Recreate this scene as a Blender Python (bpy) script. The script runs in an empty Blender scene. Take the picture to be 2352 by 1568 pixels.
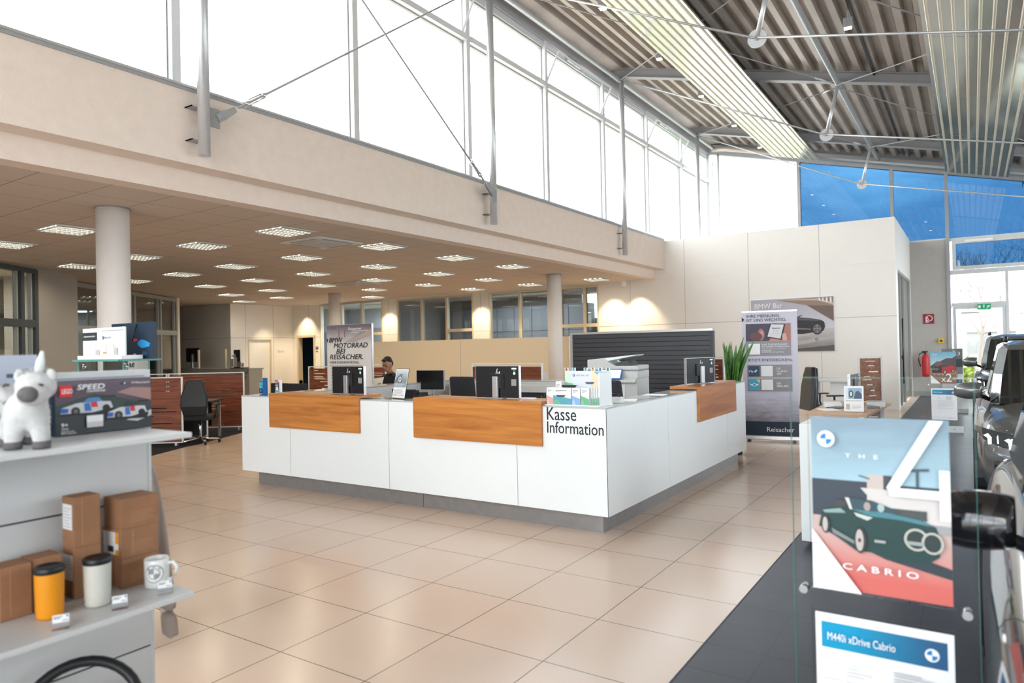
import bpy, math, random
from mathutils import Vector, Matrix
PI = math.pi
sc = bpy.context.scene
COL = sc.collection
R = math.radians

# ---------------------------------------------------------------- camera
cam_d = bpy.data.cameras.new('camera'); cam = bpy.data.objects.new('camera', cam_d); COL.objects.link(cam)
cam_d.sensor_width = 36; cam_d.lens = 24.36; cam_d.clip_start = .05; cam_d.clip_end = 400
CAM = Vector((3.21337, -3.11355, 1.65318))
_r = Vector((.83291, .553, -.02108)); _u = Vector((.02185, .0052, .99975)); _f = Vector((-.55297, .83316, .00775))
m3 = Matrix((_r, _u, -_f)).transposed()
cam.matrix_world = Matrix.Translation(CAM) @ m3.to_4x4()
cam_d.dof.use_dof = True; cam_d.dof.focus_distance = 7.2; cam_d.dof.aperture_fstop = 2.2
sc.camera = cam
# ---------------------------------------------------------------- exposure
sc.view_settings.view_transform = 'Standard'; sc.view_settings.look = 'None'
sc.view_settings.gamma = 1; sc.view_settings.use_curve_mapping = False
sc.view_settings.exposure = 1.1
# ---------------------------------------------------------------- sky
world = bpy.data.worlds.new('sky'); sc.world = world; world.use_nodes = True
wn = world.node_tree; wn.nodes.clear()
def wnode(t, **k):
    n = wn.nodes.new(t)
    for a, v in k.items(): setattr(n, a, v)
    return n
SKY_FAR, SKY_SUN = 2.9, 2.7
def build_sky():
    L = wn.links.new
    out = wnode('ShaderNodeOutputWorld'); bg = wnode('ShaderNodeBackground')
    tc = wnode('ShaderNodeTexCoord')
    mp = wnode('ShaderNodeMapping'); mp.inputs['Scale'].default_value = (1.4, 1.4, 4.0); mp.inputs['Location'].default_value = (.3, .2, .1)
    L(tc.outputs['Generated'], mp.inputs[0])
    no = wnode('ShaderNodeTexNoise'); no.inputs['Scale'].default_value = 1.7; no.inputs['Detail'].default_value = 7; no.inputs['Roughness'].default_value = .55
    L(mp.outputs[0], no.inputs['Vector'])
    cr = wnode('ShaderNodeValToRGB'); cr.color_ramp.elements[0].position = .47; cr.color_ramp.elements[1].position = .62
    L(no.outputs['Fac'], cr.inputs[0])
    mx = wnode('ShaderNodeMix', data_type='RGBA')
    mx.inputs['A'].default_value = (.78, .88, .98, 1); mx.inputs['B'].default_value = (1.75, 1.66, 1.55, 1)
    L(cr.outputs['Color'], mx.inputs['Factor'])
    # below the horizon: the pale ground around the building
    sp = wnode('ShaderNodeSeparateXYZ'); L(tc.outputs['Generated'], sp.inputs[0])
    mr = wnode('ShaderNodeMapRange'); mr.inputs['From Min'].default_value = -.02; mr.inputs['From Max'].default_value = .02
    L(sp.outputs['Z'], mr.inputs['Value'])
    m2 = wnode('ShaderNodeMix', data_type='RGBA'); m2.inputs['A'].default_value = (.22, .22, .21, 1)
    L(mr.outputs[0], m2.inputs['Factor']); L(mx.outputs['Result'], m2.inputs['B'])
    L(m2.outputs['Result'], bg.inputs['Color'])
    # the sunlit half of the sky lies behind the viewer
    my = wnode('ShaderNodeMapRange'); my.inputs['From Min'].default_value = .25; my.inputs['From Max'].default_value = -.9
    my.inputs['To Min'].default_value = SKY_FAR; my.inputs['To Max'].default_value = SKY_SUN
    L(sp.outputs['Y'], my.inputs['Value']); L(my.outputs[0], bg.inputs['Strength'])
    L(bg.outputs[0], out.inputs[0])
build_sky()

# ---------------------------------------------------------------- daylight area lights standing in the glazed walls
def area(name, loc, rot, sx, sy, power, col=(1, 1, 1), spec=1):
    d = bpy.data.lights.new(name, 'AREA'); d.shape = 'RECTANGLE'; d.size = sx; d.size_y = sy; d.energy = power; d.color = col
    d.specular_factor = spec
    o = bpy.data.objects.new(name, d); COL.objects.link(o); o.location = loc; o.rotation_euler = rot
    return o
DAY = (.97, .99, 1.0)

# ---------------------------------------------------------------- materials
MATS = {}
def principled(name, col=(.8, .8, .8), rough=.5, metal=0, spec=.5, emis=None, es=0, coat=0, trans=0, ior=1.45, alpha=1):
    m = bpy.data.materials.new(name); m.use_nodes = True
    b = m.node_tree.nodes['Principled BSDF']
    b.inputs['Base Color'].default_value = (*col, 1); b.inputs['Roughness'].default_value = rough
    b.inputs['Metallic'].default_value = metal; b.inputs['Specular IOR Level'].default_value = spec
    b.inputs['Coat Weight'].default_value = coat; b.inputs['Coat Roughness'].default_value = .03
    b.inputs['Transmission Weight'].default_value = trans; b.inputs['IOR'].default_value = ior
    if emis: b.inputs['Emission Color'].default_value = (*emis, 1); b.inputs['Emission Strength'].default_value = es
    MATS[name] = m; return m
def nt(m): return m.node_tree.nodes, m.node_tree.links.new, m.node_tree.nodes['Principled BSDF']
def speckle(m, amt=.05, scale=60, bump=0, bscale=None, coord='Object'):
    """soft procedural variation of the base colour plus an optional fine bump"""
    N, L, b = nt(m)
    tc = N.new('ShaderNodeTexCoord'); no = N.new('ShaderNodeTexNoise'); no.inputs['Scale'].default_value = scale; no.inputs['Detail'].default_value = 3
    L(tc.outputs[coord], no.inputs['Vector'])
    c = b.inputs['Base Color'].default_value[:3]
    r = N.new('ShaderNodeValToRGB')
    r.color_ramp.elements[0].position = .3; r.color_ramp.elements[1].position = .7
    r.color_ramp.elements[0].color = (*[x*(1-amt) for x in c], 1); r.color_ramp.elements[1].color = (*[min(1, x*(1+amt)) for x in c], 1)
    L(no.outputs['Fac'], r.inputs[0]); L(r.outputs[0], b.inputs['Base Color'])
    if bump:
        n2 = N.new('ShaderNodeTexNoise'); n2.inputs['Scale'].default_value = bscale or scale*4; n2.inputs['Detail'].default_value = 2
        L(tc.outputs[coord], n2.inputs['Vector'])
        bp = N.new('ShaderNodeBump'); bp.inputs['Strength'].default_value = bump; bp.inputs['Distance'].default_value = .01
        L(n2.outputs['Fac'], bp.inputs['Height']); L(bp.outputs[0], b.inputs['Normal'])
    return m
def simple(name, col, rough=.5, **k):
    return speckle(principled(name, col, rough, **k), .03, 30)

def wood(name, c1, c2, rough=.35, axis='X', scale=1.0):
    m = principled(name, c1, rough); N, L, b = nt(m)
    tc = N.new('ShaderNodeTexCoord'); mp = N.new('ShaderNodeMapping')
    s = {'X': (.5, 9, 9), 'Y': (9, .5, 9), 'Z': (9, 9, .5)}[axis]
    mp.inputs['Scale'].default_value = [v*scale for v in s]
    L(tc.outputs['Object'], mp.inputs[0])
    no = N.new('ShaderNodeTexNoise'); no.inputs['Scale'].default_value = 1.6; no.inputs['Detail'].default_value = 8; no.inputs['Roughness'].default_value = .62; no.inputs['Distortion'].default_value = .9
    L(mp.outputs[0], no.inputs['Vector'])
    r = N.new('ShaderNodeValToRGB'); r.color_ramp.elements[0].position = .28; r.color_ramp.elements[1].position = .66
    r.color_ramp.elements[0].color = (*c2, 1); r.color_ramp.elements[1].color = (*c1, 1)
    L(no.outputs['Fac'], r.inputs[0]); L(r.outputs[0], b.inputs['Base Color'])
    return m

def math_n(N, L, op, a, bb=None):
    n = N.new('ShaderNodeMath'); n.operation = op
    for i, v in enumerate((a, bb)):
        if v is None: continue
        if isinstance(v, (int, float)): n.inputs[i].default_value = v
        else: L(v, n.inputs[i])
    return n.outputs[0]
def tiles(name, col, groutc, px, py, ox, oy, w=.004, rough=.22, var=.03, dark=False, coord_axes=('X', 'Y'), bump=.15, offset=0.0, spec=.5):
    """rectangular grid of joints in world metres (objects carrying it sit at the origin)"""
    m = principled(name, col, rough, spec=spec); N, L, b = nt(m)
    tc = N.new('ShaderNodeTexCoord'); sp = N.new('ShaderNodeSeparateXYZ'); L(tc.outputs['Object'], sp.inputs[0])
    def line(ax, p, o, shift=None):
        v = math_n(N, L, 'SUBTRACT', sp.outputs[ax], o)
        if shift is not None: v = math_n(N, L, 'ADD', v, shift)
        v = math_n(N, L, 'DIVIDE', v, p)
        cell = math_n(N, L, 'FLOOR', v)
        f = math_n(N, L, 'FRACT', v)
        d = math_n(N, L, 'MINIMUM', f, math_n(N, L, 'SUBTRACT', 1.0, f))
        return math_n(N, L, 'LESS_THAN', d, w/p/2*1.0), cell
    lx, cx = line(coord_axes[0], px, ox)
    sh = math_n(N, L, 'MULTIPLY', math_n(N, L, 'MODULO', cx, 2.0), offset) if offset else None
    ly, cy = line(coord_axes[1], py, oy, sh)
    ln = math_n(N, L, 'MAXIMUM', lx, ly)
    cb = N.new('ShaderNodeCombineXYZ'); L(cx, cb.inputs[0]); L(cy, cb.inputs[1])
    wn_ = N.new('ShaderNodeTexWhiteNoise'); L(cb.outputs[0], wn_.inputs['Vector'])
    no = N.new('ShaderNodeTexNoise'); no.inputs['Scale'].default_value = 2.2; no.inputs['Detail'].default_value = 5; L(tc.outputs['Object'], no.inputs['Vector'])
    s = math_n(N, L, 'ADD', math_n(N, L, 'MULTIPLY', wn_.outputs['Value'], var), math_n(N, L, 'MULTIPLY', no.outputs['Fac'], var*2))
    s = math_n(N, L, 'ADD', s, 1-var*1.5)
    vm = N.new('ShaderNodeVectorMath'); vm.operation = 'SCALE'; vm.inputs[0].default_value = col; L(s, vm.inputs['Scale'])
    mx = N.new('ShaderNodeMix'); mx.data_type = 'RGBA'; L(ln, mx.inputs['Factor']); L(vm.outputs[0], mx.inputs['A']); mx.inputs['B'].default_value = (*groutc, 1)
    L(mx.outputs['Result'], b.inputs['Base Color'])
    rr = math_n(N, L, 'ADD', math_n(N, L, 'MULTIPLY', no.outputs['Fac'], .08), rough-.04); L(rr, b.inputs['Roughness'])
    if bump:
        bp = N.new('ShaderNodeBump'); bp.inputs['Strength'].default_value = bump; bp.inputs['Distance'].default_value = .003
        L(math_n(N, L, 'SUBTRACT', 1.0, ln), bp.inputs['Height']); L(bp.outputs[0], b.inputs['Normal'])
    return m

def glass(name, tint=(.97, .99, .98), refl=.08, rough=0.0):
    """thin pane: lets light through, keeps a Fresnel reflection"""
    m = bpy.data.materials.new(name); m.use_nodes = True; n = m.node_tree.nodes; n.clear(); L = m.node_tree.links.new
    o = n.new('ShaderNodeOutputMaterial'); t = n.new('ShaderNodeBsdfTransparent'); t.inputs[0].default_value = (*tint, 1)
    g = n.new('ShaderNodeBsdfGlossy'); g.inputs['Roughness'].default_value = rough
    fr = n.new('ShaderNodeFresnel'); fr.inputs[0].default_value = 1.45
    mul = n.new('ShaderNodeMath'); mul.operation = 'MULTIPLY_ADD'; mul.inputs[1].default_value = .9; mul.inputs[2].default_value = refl*.3
    L(fr.outputs[0], mul.inputs[0])
    mx = n.new('ShaderNodeMixShader'); L(mul.outputs[0], mx.inputs[0]); L(t.outputs[0], mx.inputs[1]); L(g.outputs[0], mx.inputs[2])
    L(mx.outputs[0], o.inputs[0]); MATS[name] = m; return m

M = {}
M['white'] = speckle(principled('white_lacquer', (.80, .85, .865), .28), .006, 6)
M['shelfwhite'] = speckle(principled('shelf_white', (.62, .63, .63), .4), .006, 6)
M['panelwhite'] = speckle(principled('white_wall_panel', (.80, .78, .74), .45), .008, 4)
M['plaster'] = speckle(principled('plaster', (.78, .68, .60), .85), .03, 8, .35, 140)
M['plaster_g'] = speckle(principled('plaster_grey', (.60, .585, .56), .85), .03, 8, .3, 140)
M['cream'] = simple('cream_panel', (.84, .74, .57), .6)
M['creamframe'] = simple('cream_frame', (.62, .55, .40), .5)
M['brownwall'] = simple('brown_grey_wall', (.36, .33, .29), .7)
M['column'] = speckle(principled('column_paint', (.78, .75, .72), .7), .02, 8, .2, 120)
M['steel'] = simple('grey_painted_steel', (.34, .345, .36), .42)
M['silver'] = speckle(principled('silver_paint', (.58, .60, .62), .30, metal=.5), .03, 25)
M['chrome'] = principled('chrome', (.8, .8, .8), .12, metal=1)
M['alu'] = speckle(principled('aluminium', (.66, .67, .68), .35, metal=.8), .03, 30)
M['alu_white'] = simple('light_grey_frame', (.62, .64, .65), .4)
M['darkframe'] = simple('dark_bronze_frame', (.05, .06, .065), .45)
M['greyframe'] = simple('grey_frame', (.30, .31, .30), .45)
M['zinc'] = speckle(principled('zinc_sheet', (.43, .385, .345), .42, metal=.3), .12, 1.6)
M['plinth'] = speckle(principled('brushed_plinth', (.30, .30, .30), .38, metal=.5), .06, 12)
M['teak'] = wood('orange_teak', (.62, .26, .065), (.36, .12, .03), .3, 'X')
M['teak_y_shaded'] = wood('orange_teak_shaded', (.50, .19, .06), (.26, .085, .03), .3, 'Y')  # same teak, grain along y; the side's shade is put into its darker colour
M['oak'] = wood('light_oak', (.60, .36, .20), (.48, .27, .14), .4, 'Y')
M['zebrano'] = wood('dark_striped_veneer', (.30, .09, .045), (.085, .022, .015), .4, 'X', 1.6)
M['zebrano_y'] = wood('dark_striped_veneer_y', (.34, .17, .11), (.12, .05, .03), .45, 'Y', 1.6)
M['black'] = simple('black_plastic', (.012, .013, .016), .38)
M['screen'] = principled('black_screen', (.006, .007, .009), .12)
M['fabric'] = speckle(principled('dark_fabric', (.028, .030, .036), .95), .2, 90, .3, 500)
M['carpet'] = speckle(principled('dark_carpet', (.014, .015, .022), .98), .25, 140, .4, 600)
M['slat'] = simple('charcoal_slat', (.048, .050, .058), .45)
M['offwhite'] = simple('offwhite_machine', (.62, .63, .62), .42)
M['paper'] = simple('white_paper', (.84, .85, .86), .6)
M['darkink'] = principled('dark_ink', (.02, .022, .03), .5)
M['inkgrey'] = principled('grey_ink', (.30, .31, .33), .5)
M['inkwhite'] = principled('white_ink', (.86, .87, .88), .5)
M['card'] = speckle(principled('brown_cardboard', (.33, .165, .085), .85), .08, 20, .1, 300)
M['card_d'] = principled('cardboard_print', (.42, .24, .14), .8)
M['orange'] = speckle(principled('orange_powdercoat', (.80, .30, .008), .45), .04, 200)
M['cup_white'] = speckle(principled('cream_powdercoat', (.62, .62, .56), .45), .04, 200)
M['mug'] = principled('white_ceramic', (.80, .82, .80), .12)
M['plush'] = speckle(principled('white_plush', (.80, .80, .79), 1.0), .06, 60, .8, 400)
M['plushgrey'] = speckle(principled('grey_plush', (.15, .14, .14), .95), .15, 60, .6, 400)
M['hoodie'] = speckle(principled('beige_cotton', (.36, .295, .26), .95), .05, 60, .3, 500)
M['leaf'] = speckle(principled('green_leaf', (.07, .19, .03), .4), .55, 14)
M['glass'] = glass('clear_glass')
M['glass_edge'] = principled('green_glass_edge', (.10, .30, .25), .1)
M['glass_blue'] = glass('blue_solar_glass', (.014, .048, .098), .04)
M['glass_top'] = principled('white_backed_glass', (.50, .53, .52), .06)
M['glass_dark'] = glass('dim_glass', (.50, .56, .58), .35)
M['acrylic'] = glass('clear_acrylic', (.985, .99, .99), -.09)
M['skin'] = principled('skin', (.45, .24, .16), .55)
M['hair'] = principled('dark_hair', (.012, .01, .009), .6)
M['red'] = principled('red', (.55, .015, .02), .4)
M['redsign'] = principled('dark_red_sign', (.30, .01, .03), .5)
M['greensign'] = principled('green_sign', (.0, .16, .07), .5, emis=(.0, .35, .15), es=.25)
M['green'] = principled('green_print', (.02, .25, .12), .5)
M['blue'] = principled('blue_print', (.01, .13, .42), .5)
M['cyan'] = principled('cyan_print', (.02, .36, .52), .5)
M['navy'] = principled('navy_print', (.012, .028, .055), .5)
M['yellow'] = principled('yellow_print', (.75, .5, .03), .5)
M['fluor'] = principled('lamp_tube', (1, 1, 1), .3, emis=(1.0, .93, .74), es=9)
M['reflector'] = principled('lamp_reflector', (.20, .20, .15), .35, emis=(.95, .90, .55), es=.14)
M['spotglow'] = principled('spot_lens', (1, .9, .8), .3, emis=(1, .78, .6), es=14)
M['led'] = principled('led_glow', (1, 1, 1), .3, emis=(.95, 1, 1), es=9)
M['paint_grey'] = principled('grey_car_paint', (.13, .135, .14), .28, metal=.5, coat=1)
M['paint_black'] = principled('black_car_paint', (.006, .006, .008), .12, coat=1)
M['carglass'] = principled('car_glass', (.010, .012, .012), .03, spec=.9)
M['rubber'] = simple('rubber', (.015, .015, .015), .8)
M['bark'] = simple('bark', (.26, .22, .19), .9)
M['grass'] = speckle(principled('grass', (.15, .17, .09), 1), .4, 4)
M['conifer'] = speckle(principled('dark_conifer', (.02, .05, .035), 1), .4, 4)
M['brick'] = simple('red_roof', (.35, .08, .05), .9)

# ---------------------------------------------------------------- mesh builder
class MB:
    def __init__(s): s.v = []; s.f = []; s.m = []; s.sm = []; s.mats = []; s.cur = 0
    def mat(s, k):
        k = flat(k) if isinstance(k, tuple) else k; m = M[k] if isinstance(k, str) else k
        if m not in s.mats: s.mats.append(m)
        s.cur = s.mats.index(m); return s
    def add(s, vs, fs, smooth=False):
        o = len(s.v); s.v += [tuple(v) for v in vs]
        for f in fs: s.f.append([o+i for i in f]); s.m.append(s.cur); s.sm.append(smooth)
        return s
    def box(s, x0, x1, y0, y1, z0, z1, rot=None, piv=None):
        s.nb = getattr(s, 'nb', 0)+1
        if min(abs(x1-x0), abs(y1-y0), abs(z1-z0)) > .015:      # keep faces of touching pieces from coinciding
            e = .00005*(s.nb % 17); x0 += e; y0 += e; z0 += e; x1 -= e; y1 -= e; z1 -= e
        vs = [(x, y, z) for z in (z0, z1) for y in (y0, y1) for x in (x0, x1)]
        if rot is not None:
            p = Vector(piv or ((x0+x1)/2, (y0+y1)/2, (z0+z1)/2)); vs = [rot @ (Vector(v)-p)+p for v in vs]
        return s.add(vs, [(0, 2, 3, 1), (4, 5, 7, 6), (0, 1, 5, 4), (2, 6, 7, 3), (0, 4, 6, 2), (1, 3, 7, 5)])
    def tube(s, pts, r, n=10, cap=True, r2=None, smooth=True):
        pts = [Vector(p) for p in pts]; rings = []
        for i, p in enumerate(pts):
            t = (pts[min(i+1, len(pts)-1)]-pts[max(i-1, 0)]).normalized()
            a = Vector((0, 0, 1)) if abs(t.z) < .9 else Vector((1, 0, 0))
            u = t.cross(a).normalized(); w = t.cross(u).normalized()
            rr = r[i] if isinstance(r, (list, tuple)) else (r if r2 is None else r+(r2-r)*i/(len(pts)-1))
            rings.append([p+u*math.cos(2*PI*k/n)*rr+w*math.sin(2*PI*k/n)*rr for k in range(n)])
        vs = [v for q in rings for v in q]; fs = []
        for i in range(len(pts)-1):
            for k in range(n):
                a = i*n+k; b = i*n+(k+1) % n; fs.append((a, b, b+n, a+n))
        s.add(vs, fs, smooth)
        if cap:
            s.add(rings[0], [tuple(range(n))]); s.add(rings[-1], [tuple(reversed(range(n)))])
        return s
    def loft(s, rings, closed=True, smooth=True, caps=True):
        n = len(rings[0]); fs = []
        for i in range(len(rings)-1):
            for k in range(n if closed else n-1):
                a = i*n+k; b = i*n+(k+1) % n; fs.append((a, b, b+n, a+n))
        s.add([v for q in rings for v in q], fs, smooth)
        if caps: s.add(rings[0], [tuple(range(n))], smooth); s.add(rings[-1], [tuple(reversed(range(n)))], smooth)
        return s
    def lathe(s, prof, n=24, c=(0, 0, 0), sx=1, sy=1):
        rings = [[(c[0]+r*sx*math.cos(2*PI*k/n), c[1]+r*sy*math.sin(2*PI*k/n), c[2]+z) for k in range(n)] for r, z in prof]
        return s.loft(rings, True, True, True)
    def ell(s, c, r, n=14, rot=None):
        rings = []
        for i in range(1, n):
            t = PI*i/n
            rings.append([(r[0]*math.sin(t)*math.cos(2*PI*k/n), r[1]*math.sin(t)*math.sin(2*PI*k/n), -r[2]*math.cos(t)) for k in range(n)])
        if rot is not None: rings = [[rot @ Vector(v) for v in q] for q in rings]
        rings = [[Vector(v)+Vector(c) for v in q] for q in rings]
        return s.loft(rings)
    def prism(s, poly, y0, y1):
        """polygon in x,z extruded along y"""
        n = len(poly); vs = [(x, y0, z) for x, z in poly]+[(x, y1, z) for x, z in poly]
        return s.add(vs, [tuple(range(n)), tuple(reversed(range(n, 2*n)))]+[(i, i+n, (i+1) % n+n, (i+1) % n) for i in range(n)])
    def prismx(s, poly, x0, x1):
        """polygon in y,z extruded along x"""
        n = len(poly); vs = [(x0, y, z) for y, z in poly]+[(x1, y, z) for y, z in poly]
        return s.add(vs, [tuple(range(n)), tuple(reversed(range(n, 2*n)))]+[(i, i+n, (i+1) % n+n, (i+1) % n) for i in range(n)])
    def prismz(s, poly, z0, z1):
        n = len(poly); vs = [(x, y, z0) for x, y in poly]+[(x, y, z1) for x, y in poly]
        return s.add(vs, [tuple(range(n)), tuple(reversed(range(n, 2*n)))]+[(i, i+n, (i+1) % n+n, (i+1) % n) for i in range(n)])
    def build(s, name, parent=None, loc=None, bevel=0, subsurf=0, norm=True, rotz=0):
        me = bpy.data.meshes.new(name); me.from_pydata(s.v, [], s.f)
        for m in s.mats: me.materials.append(m)
        me.polygons.foreach_set('material_index', s.m); me.polygons.foreach_set('use_smooth', s.sm); me.update()
        if norm:
            import bmesh
            bm = bmesh.new(); bm.from_mesh(me); bmesh.ops.remove_doubles(bm, verts=bm.verts, dist=1e-5)
            bmesh.ops.recalc_face_normals(bm, faces=bm.faces); bm.to_mesh(me); bm.free()
        o = bpy.data.objects.new(name, me); COL.objects.link(o)
        if parent: o.parent = parent
        if loc: o.location = loc
        o.rotation_euler.z = rotz
        if bevel:
            b = o.modifiers.new('b', 'BEVEL'); b.width = bevel; b.segments = 2; b.limit_method = 'ANGLE'; b.angle_limit = R(40)
        if subsurf:
            b = o.modifiers.new('s', 'SUBSURF'); b.levels = b.render_levels = subsurf
        return o
def mb(k='white'): return MB().mat(k)
def bx(name, k, x0, x1, y0, y1, z0, z1, parent=None, bevel=0): return mb(k).box(x0, x1, y0, y1, z0, z1).build(name, parent, bevel=bevel)
def thing(name, label, cat, loc=(0, 0, 0), rotz=0, group=None):
    o = bpy.data.objects.new(name, None); COL.objects.link(o); o.empty_display_size = .1
    o.location = loc; o.rotation_euler = (0, 0, rotz); o['label'] = label; o['category'] = cat
    if group: o['group'] = group
    return o
def tag(o, label, cat, group=None, kind=None):
    o['label'] = label; o['category'] = cat
    if group: o['group'] = group
    if kind: o['kind'] = kind
    return o
def struct(o): o['kind'] = 'structure'; return o
def dup(root, loc, rotz=None, label=None, group=None):
    def cp(o, par):
        c = o.copy(); COL.objects.link(c)
        if par: c.parent = par
        for ch in [x for x in bpy.data.objects if x.parent == o]: cp(ch, c)
        return c
    r = cp(root, None); r.location = loc
    if rotz is not None: r.rotation_euler.z = rotz
    if label: r['label'] = label
    if group: r['group'] = group
    return r

# lettering: real glyph shapes, fitted into a box of w x h metres at (x, z) on a plane facing -y
def text(parent, s, x, y, z, w, h=None, ink='darkink', bold=0, italic=0, name='lettering', rotz=0, rotx=0, thick=.0004):
    cu = bpy.data.curves.new('t', 'FONT'); cu.body = s; cu.size = 1;  cu.shear = italic; cu.extrude = 0; cu.resolution_u = 3
    cu.space_line = .95
    o = bpy.data.objects.new('t', cu); COL.objects.link(o)
    me = bpy.data.meshes.new_from_object(o.evaluated_get(bpy.context.evaluated_depsgraph_get()))
    bpy.data.objects.remove(o)
    xs = [v.co.x for v in me.vertices]; ys = [v.co.y for v in me.vertices]
    if not xs: return None
    a, b, c, d = min(xs), max(xs), min(ys), max(ys); sx = w/(b-a); sy = (h/(d-c)) if h else sx
    rm = Matrix.Rotation(rotz, 3, 'Z') @ Matrix.Rotation(rotx, 3, 'X')
    for v in me.vertices:
        p = Vector(((v.co.x-a)*sx, 0, (v.co.y-c)*sy)); v.co = rm @ p+Vector((x, y, z))
    if bold:      # heavier strokes: the same glyphs laid a hair to each side
        import bmesh
        bm = bmesh.new(); bm.from_mesh(me); src = list(bm.verts)+list(bm.edges)+list(bm.faces); d = bold*(b-a)*sx/max(1, len(s.split(chr(10))[0]))*.8+bold*(d-c)*sy*.15
        nrm = rm @ Vector((0, 1, 0)); rt = rm @ Vector((1, 0, 0)); up = rm @ Vector((0, 0, 1))
        for k, (ax, az) in enumerate(((-1, 0), (1, 0), (0, .7), (0, -.7))):
            r_ = bmesh.ops.duplicate(bm, geom=src)
            for v in r_['geom']:
                if isinstance(v, bmesh.types.BMVert): v.co += rt*ax*d+up*az*d+nrm*(.00005*(k+1))
        bm.to_mesh(me); bm.free()
    me.materials.clear(); me.materials.append(M[ink if isinstance(ink, str) else flat(ink)]); me.name = name
    ob = bpy.data.objects.new(name, me); COL.objects.link(ob)
    if parent: ob.parent = parent
    return ob
def flat(col, rough=.45):
    k = 'print_%02x%02x%02x' % tuple(int(c*255) for c in col)
    if k not in M: M[k] = principled(k, col, rough)
    return k
def grad(name, c1, c2, z0, z1, axis='Z', rough=.45, noise=0):
    """printed colour gradient of the artwork itself (object metres)"""
    m = principled(name, c1, rough); N, L, b = nt(m)
    tc = N.new('ShaderNodeTexCoord'); sp = N.new('ShaderNodeSeparateXYZ'); L(tc.outputs['Object'], sp.inputs[0])
    mr = N.new('ShaderNodeMapRange'); mr.inputs['From Min'].default_value = z0; mr.inputs['From Max'].default_value = z1
    v = sp.outputs[axis]
    if noise:
        no = N.new('ShaderNodeTexNoise'); no.inputs['Scale'].default_value = 14; no.inputs['Detail'].default_value = 4
        mp = N.new('ShaderNodeMapping'); mp.inputs['Scale'].default_value = (.35, 1, 1.4); L(tc.outputs['Object'], mp.inputs[0]); L(mp.outputs[0], no.inputs['Vector'])
        v = math_n(N, L, 'ADD', v, math_n(N, L, 'MULTIPLY', math_n(N, L, 'SUBTRACT', no.outputs['Fac'], .5), noise))
    L(v, mr.inputs['Value'])
    mx = N.new('ShaderNodeMix'); mx.data_type = 'RGBA'; L(mr.outputs[0], mx.inputs['Factor'])
    mx.inputs['A'].default_value = (*c1, 1); mx.inputs['B'].default_value = (*c2, 1); L(mx.outputs['Result'], b.inputs['Base Color'])
    M[name] = m; return name
def art(name, parent, items, y=0.0, step=.0006, loc=None, rotz=0):
    """printed picture: flat coloured shapes; item = (material key, polygon in x,z)"""
    b = MB()
    for i, (k, poly) in enumerate(items):
        b.mat(k if isinstance(k, str) else flat(k)); yy = y-step*(i+1)
        b.add([(p[0], yy, p[1]) for p in poly], [tuple(range(len(poly)))])
    return b.build(name, parent, loc, norm=False, rotz=rotz)
def rect(x0, x1, z0, z1): return [(x0, z0), (x1, z0), (x1, z1), (x0, z1)]
def disc(x, z, r, n=20, a0=0, a1=360, rz=None):
    rz = rz or r
    p = [(x+r*math.cos(R(a0+(a1-a0)*i/n)), z+rz*math.sin(R(a0+(a1-a0)*i/n))) for i in range(n+1)]
    if a1-a0 < 360: p.append((x, z))
    else: p = p[:-1]
    return p
def roundel(x, z, r, ring=(.03, .05, .09), b1=(.02, .2, .55), b2=(.85, .88, .9)):
    return [(ring, disc(x, z, r)), (b2, disc(x, z, r*.6)), (b1, disc(x, z, r*.6, 8, 90, 180)), (b1, disc(x, z, r*.6, 8, 270, 360))]
def portal(name, loc, rot, sx, sy):
    o = area(name, loc, rot, sx, sy, 1); o.data.cycles.is_portal = True; return o
portal('clerestory_portal', (-4.25, 6.5, 6.3), (0, R(-90), 0), 3.5, 27)
portal('side_portal', (9.5, 5.5, 2.6), (0, R(90), 0), 5.2, 29)
portal('front_portal', (2.6, -9.2, 3.6), (R(90), 0, 0), 13.4, 7.2)
portal('gable_portal', (2.6, 20.1, 4.2), (R(-90), 0, 0), 13.4, 8.0)
# ================================================================ SETTING
S = .65
YB = 15.27     # plane of the back wall
YG = 20.0      # plane of the glazed gable
M['tile_beige'] = tiles('beige_floor_tile', (.64, .49, .385), (.10, .07, .05), S, .6456, 0, 0, w=.006, rough=.23, var=.035, spec=.6)
M['tile_dark'] = tiles('dark_floor_tile', (.045, .047, .058), (.02, .02, .022), .66, .65, 2.27, .005, w=.007, rough=.34, var=.05, offset=.325, spec=.22)
M['tile_dark_s'] = tiles('dark_floor_strip', (.045, .047, .058), (.02, .02, .022), .33, .325, 1.95, .005, w=.007, rough=.34, var=.05, spec=.22)
M['ceil_tile'] = tiles('ceiling_tile', (.60, .52, .45), (.16, .14, .12), .71, .69, -5.015, .005, w=.008, rough=.9, var=.015, bump=.3, spec=.1)
struct(mb('tile_beige').add([(-27, -9, 0), (1.95, -9, 0), (1.95, 20, 0), (-27, 20, 0)], [(0, 1, 2, 3)]).build('floor', norm=False))
struct(mb('tile_dark_s').add([(1.95, -9, 0), (2.27, -9, 0), (2.27, 20, 0), (1.95, 20, 0)], [(0, 1, 2, 3)]).build('floor', norm=False))
struct(mb('tile_dark').add([(2.27, -9, 0), (9.6, -9, 0), (9.6, 20, 0), (2.27, 20, 0)], [(0, 1, 2, 3)]).build('floor', norm=False))
# joint between the two floors
struct(bx('trim_1', 'darkink', 1.945, 1.955, -9, 20, 0, .0012))
# dark carpet island with its slanting edge
struct(mb('carpet').prismz([(-7.6, 2.35), (-8.47, 3.95), (-8.53, 4.2), (-9.8, 6.45), (-10.9, 8.6), (-17.5, 8.6), (-12.9, 2.35)], 0, .006).build('floor'))

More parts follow.
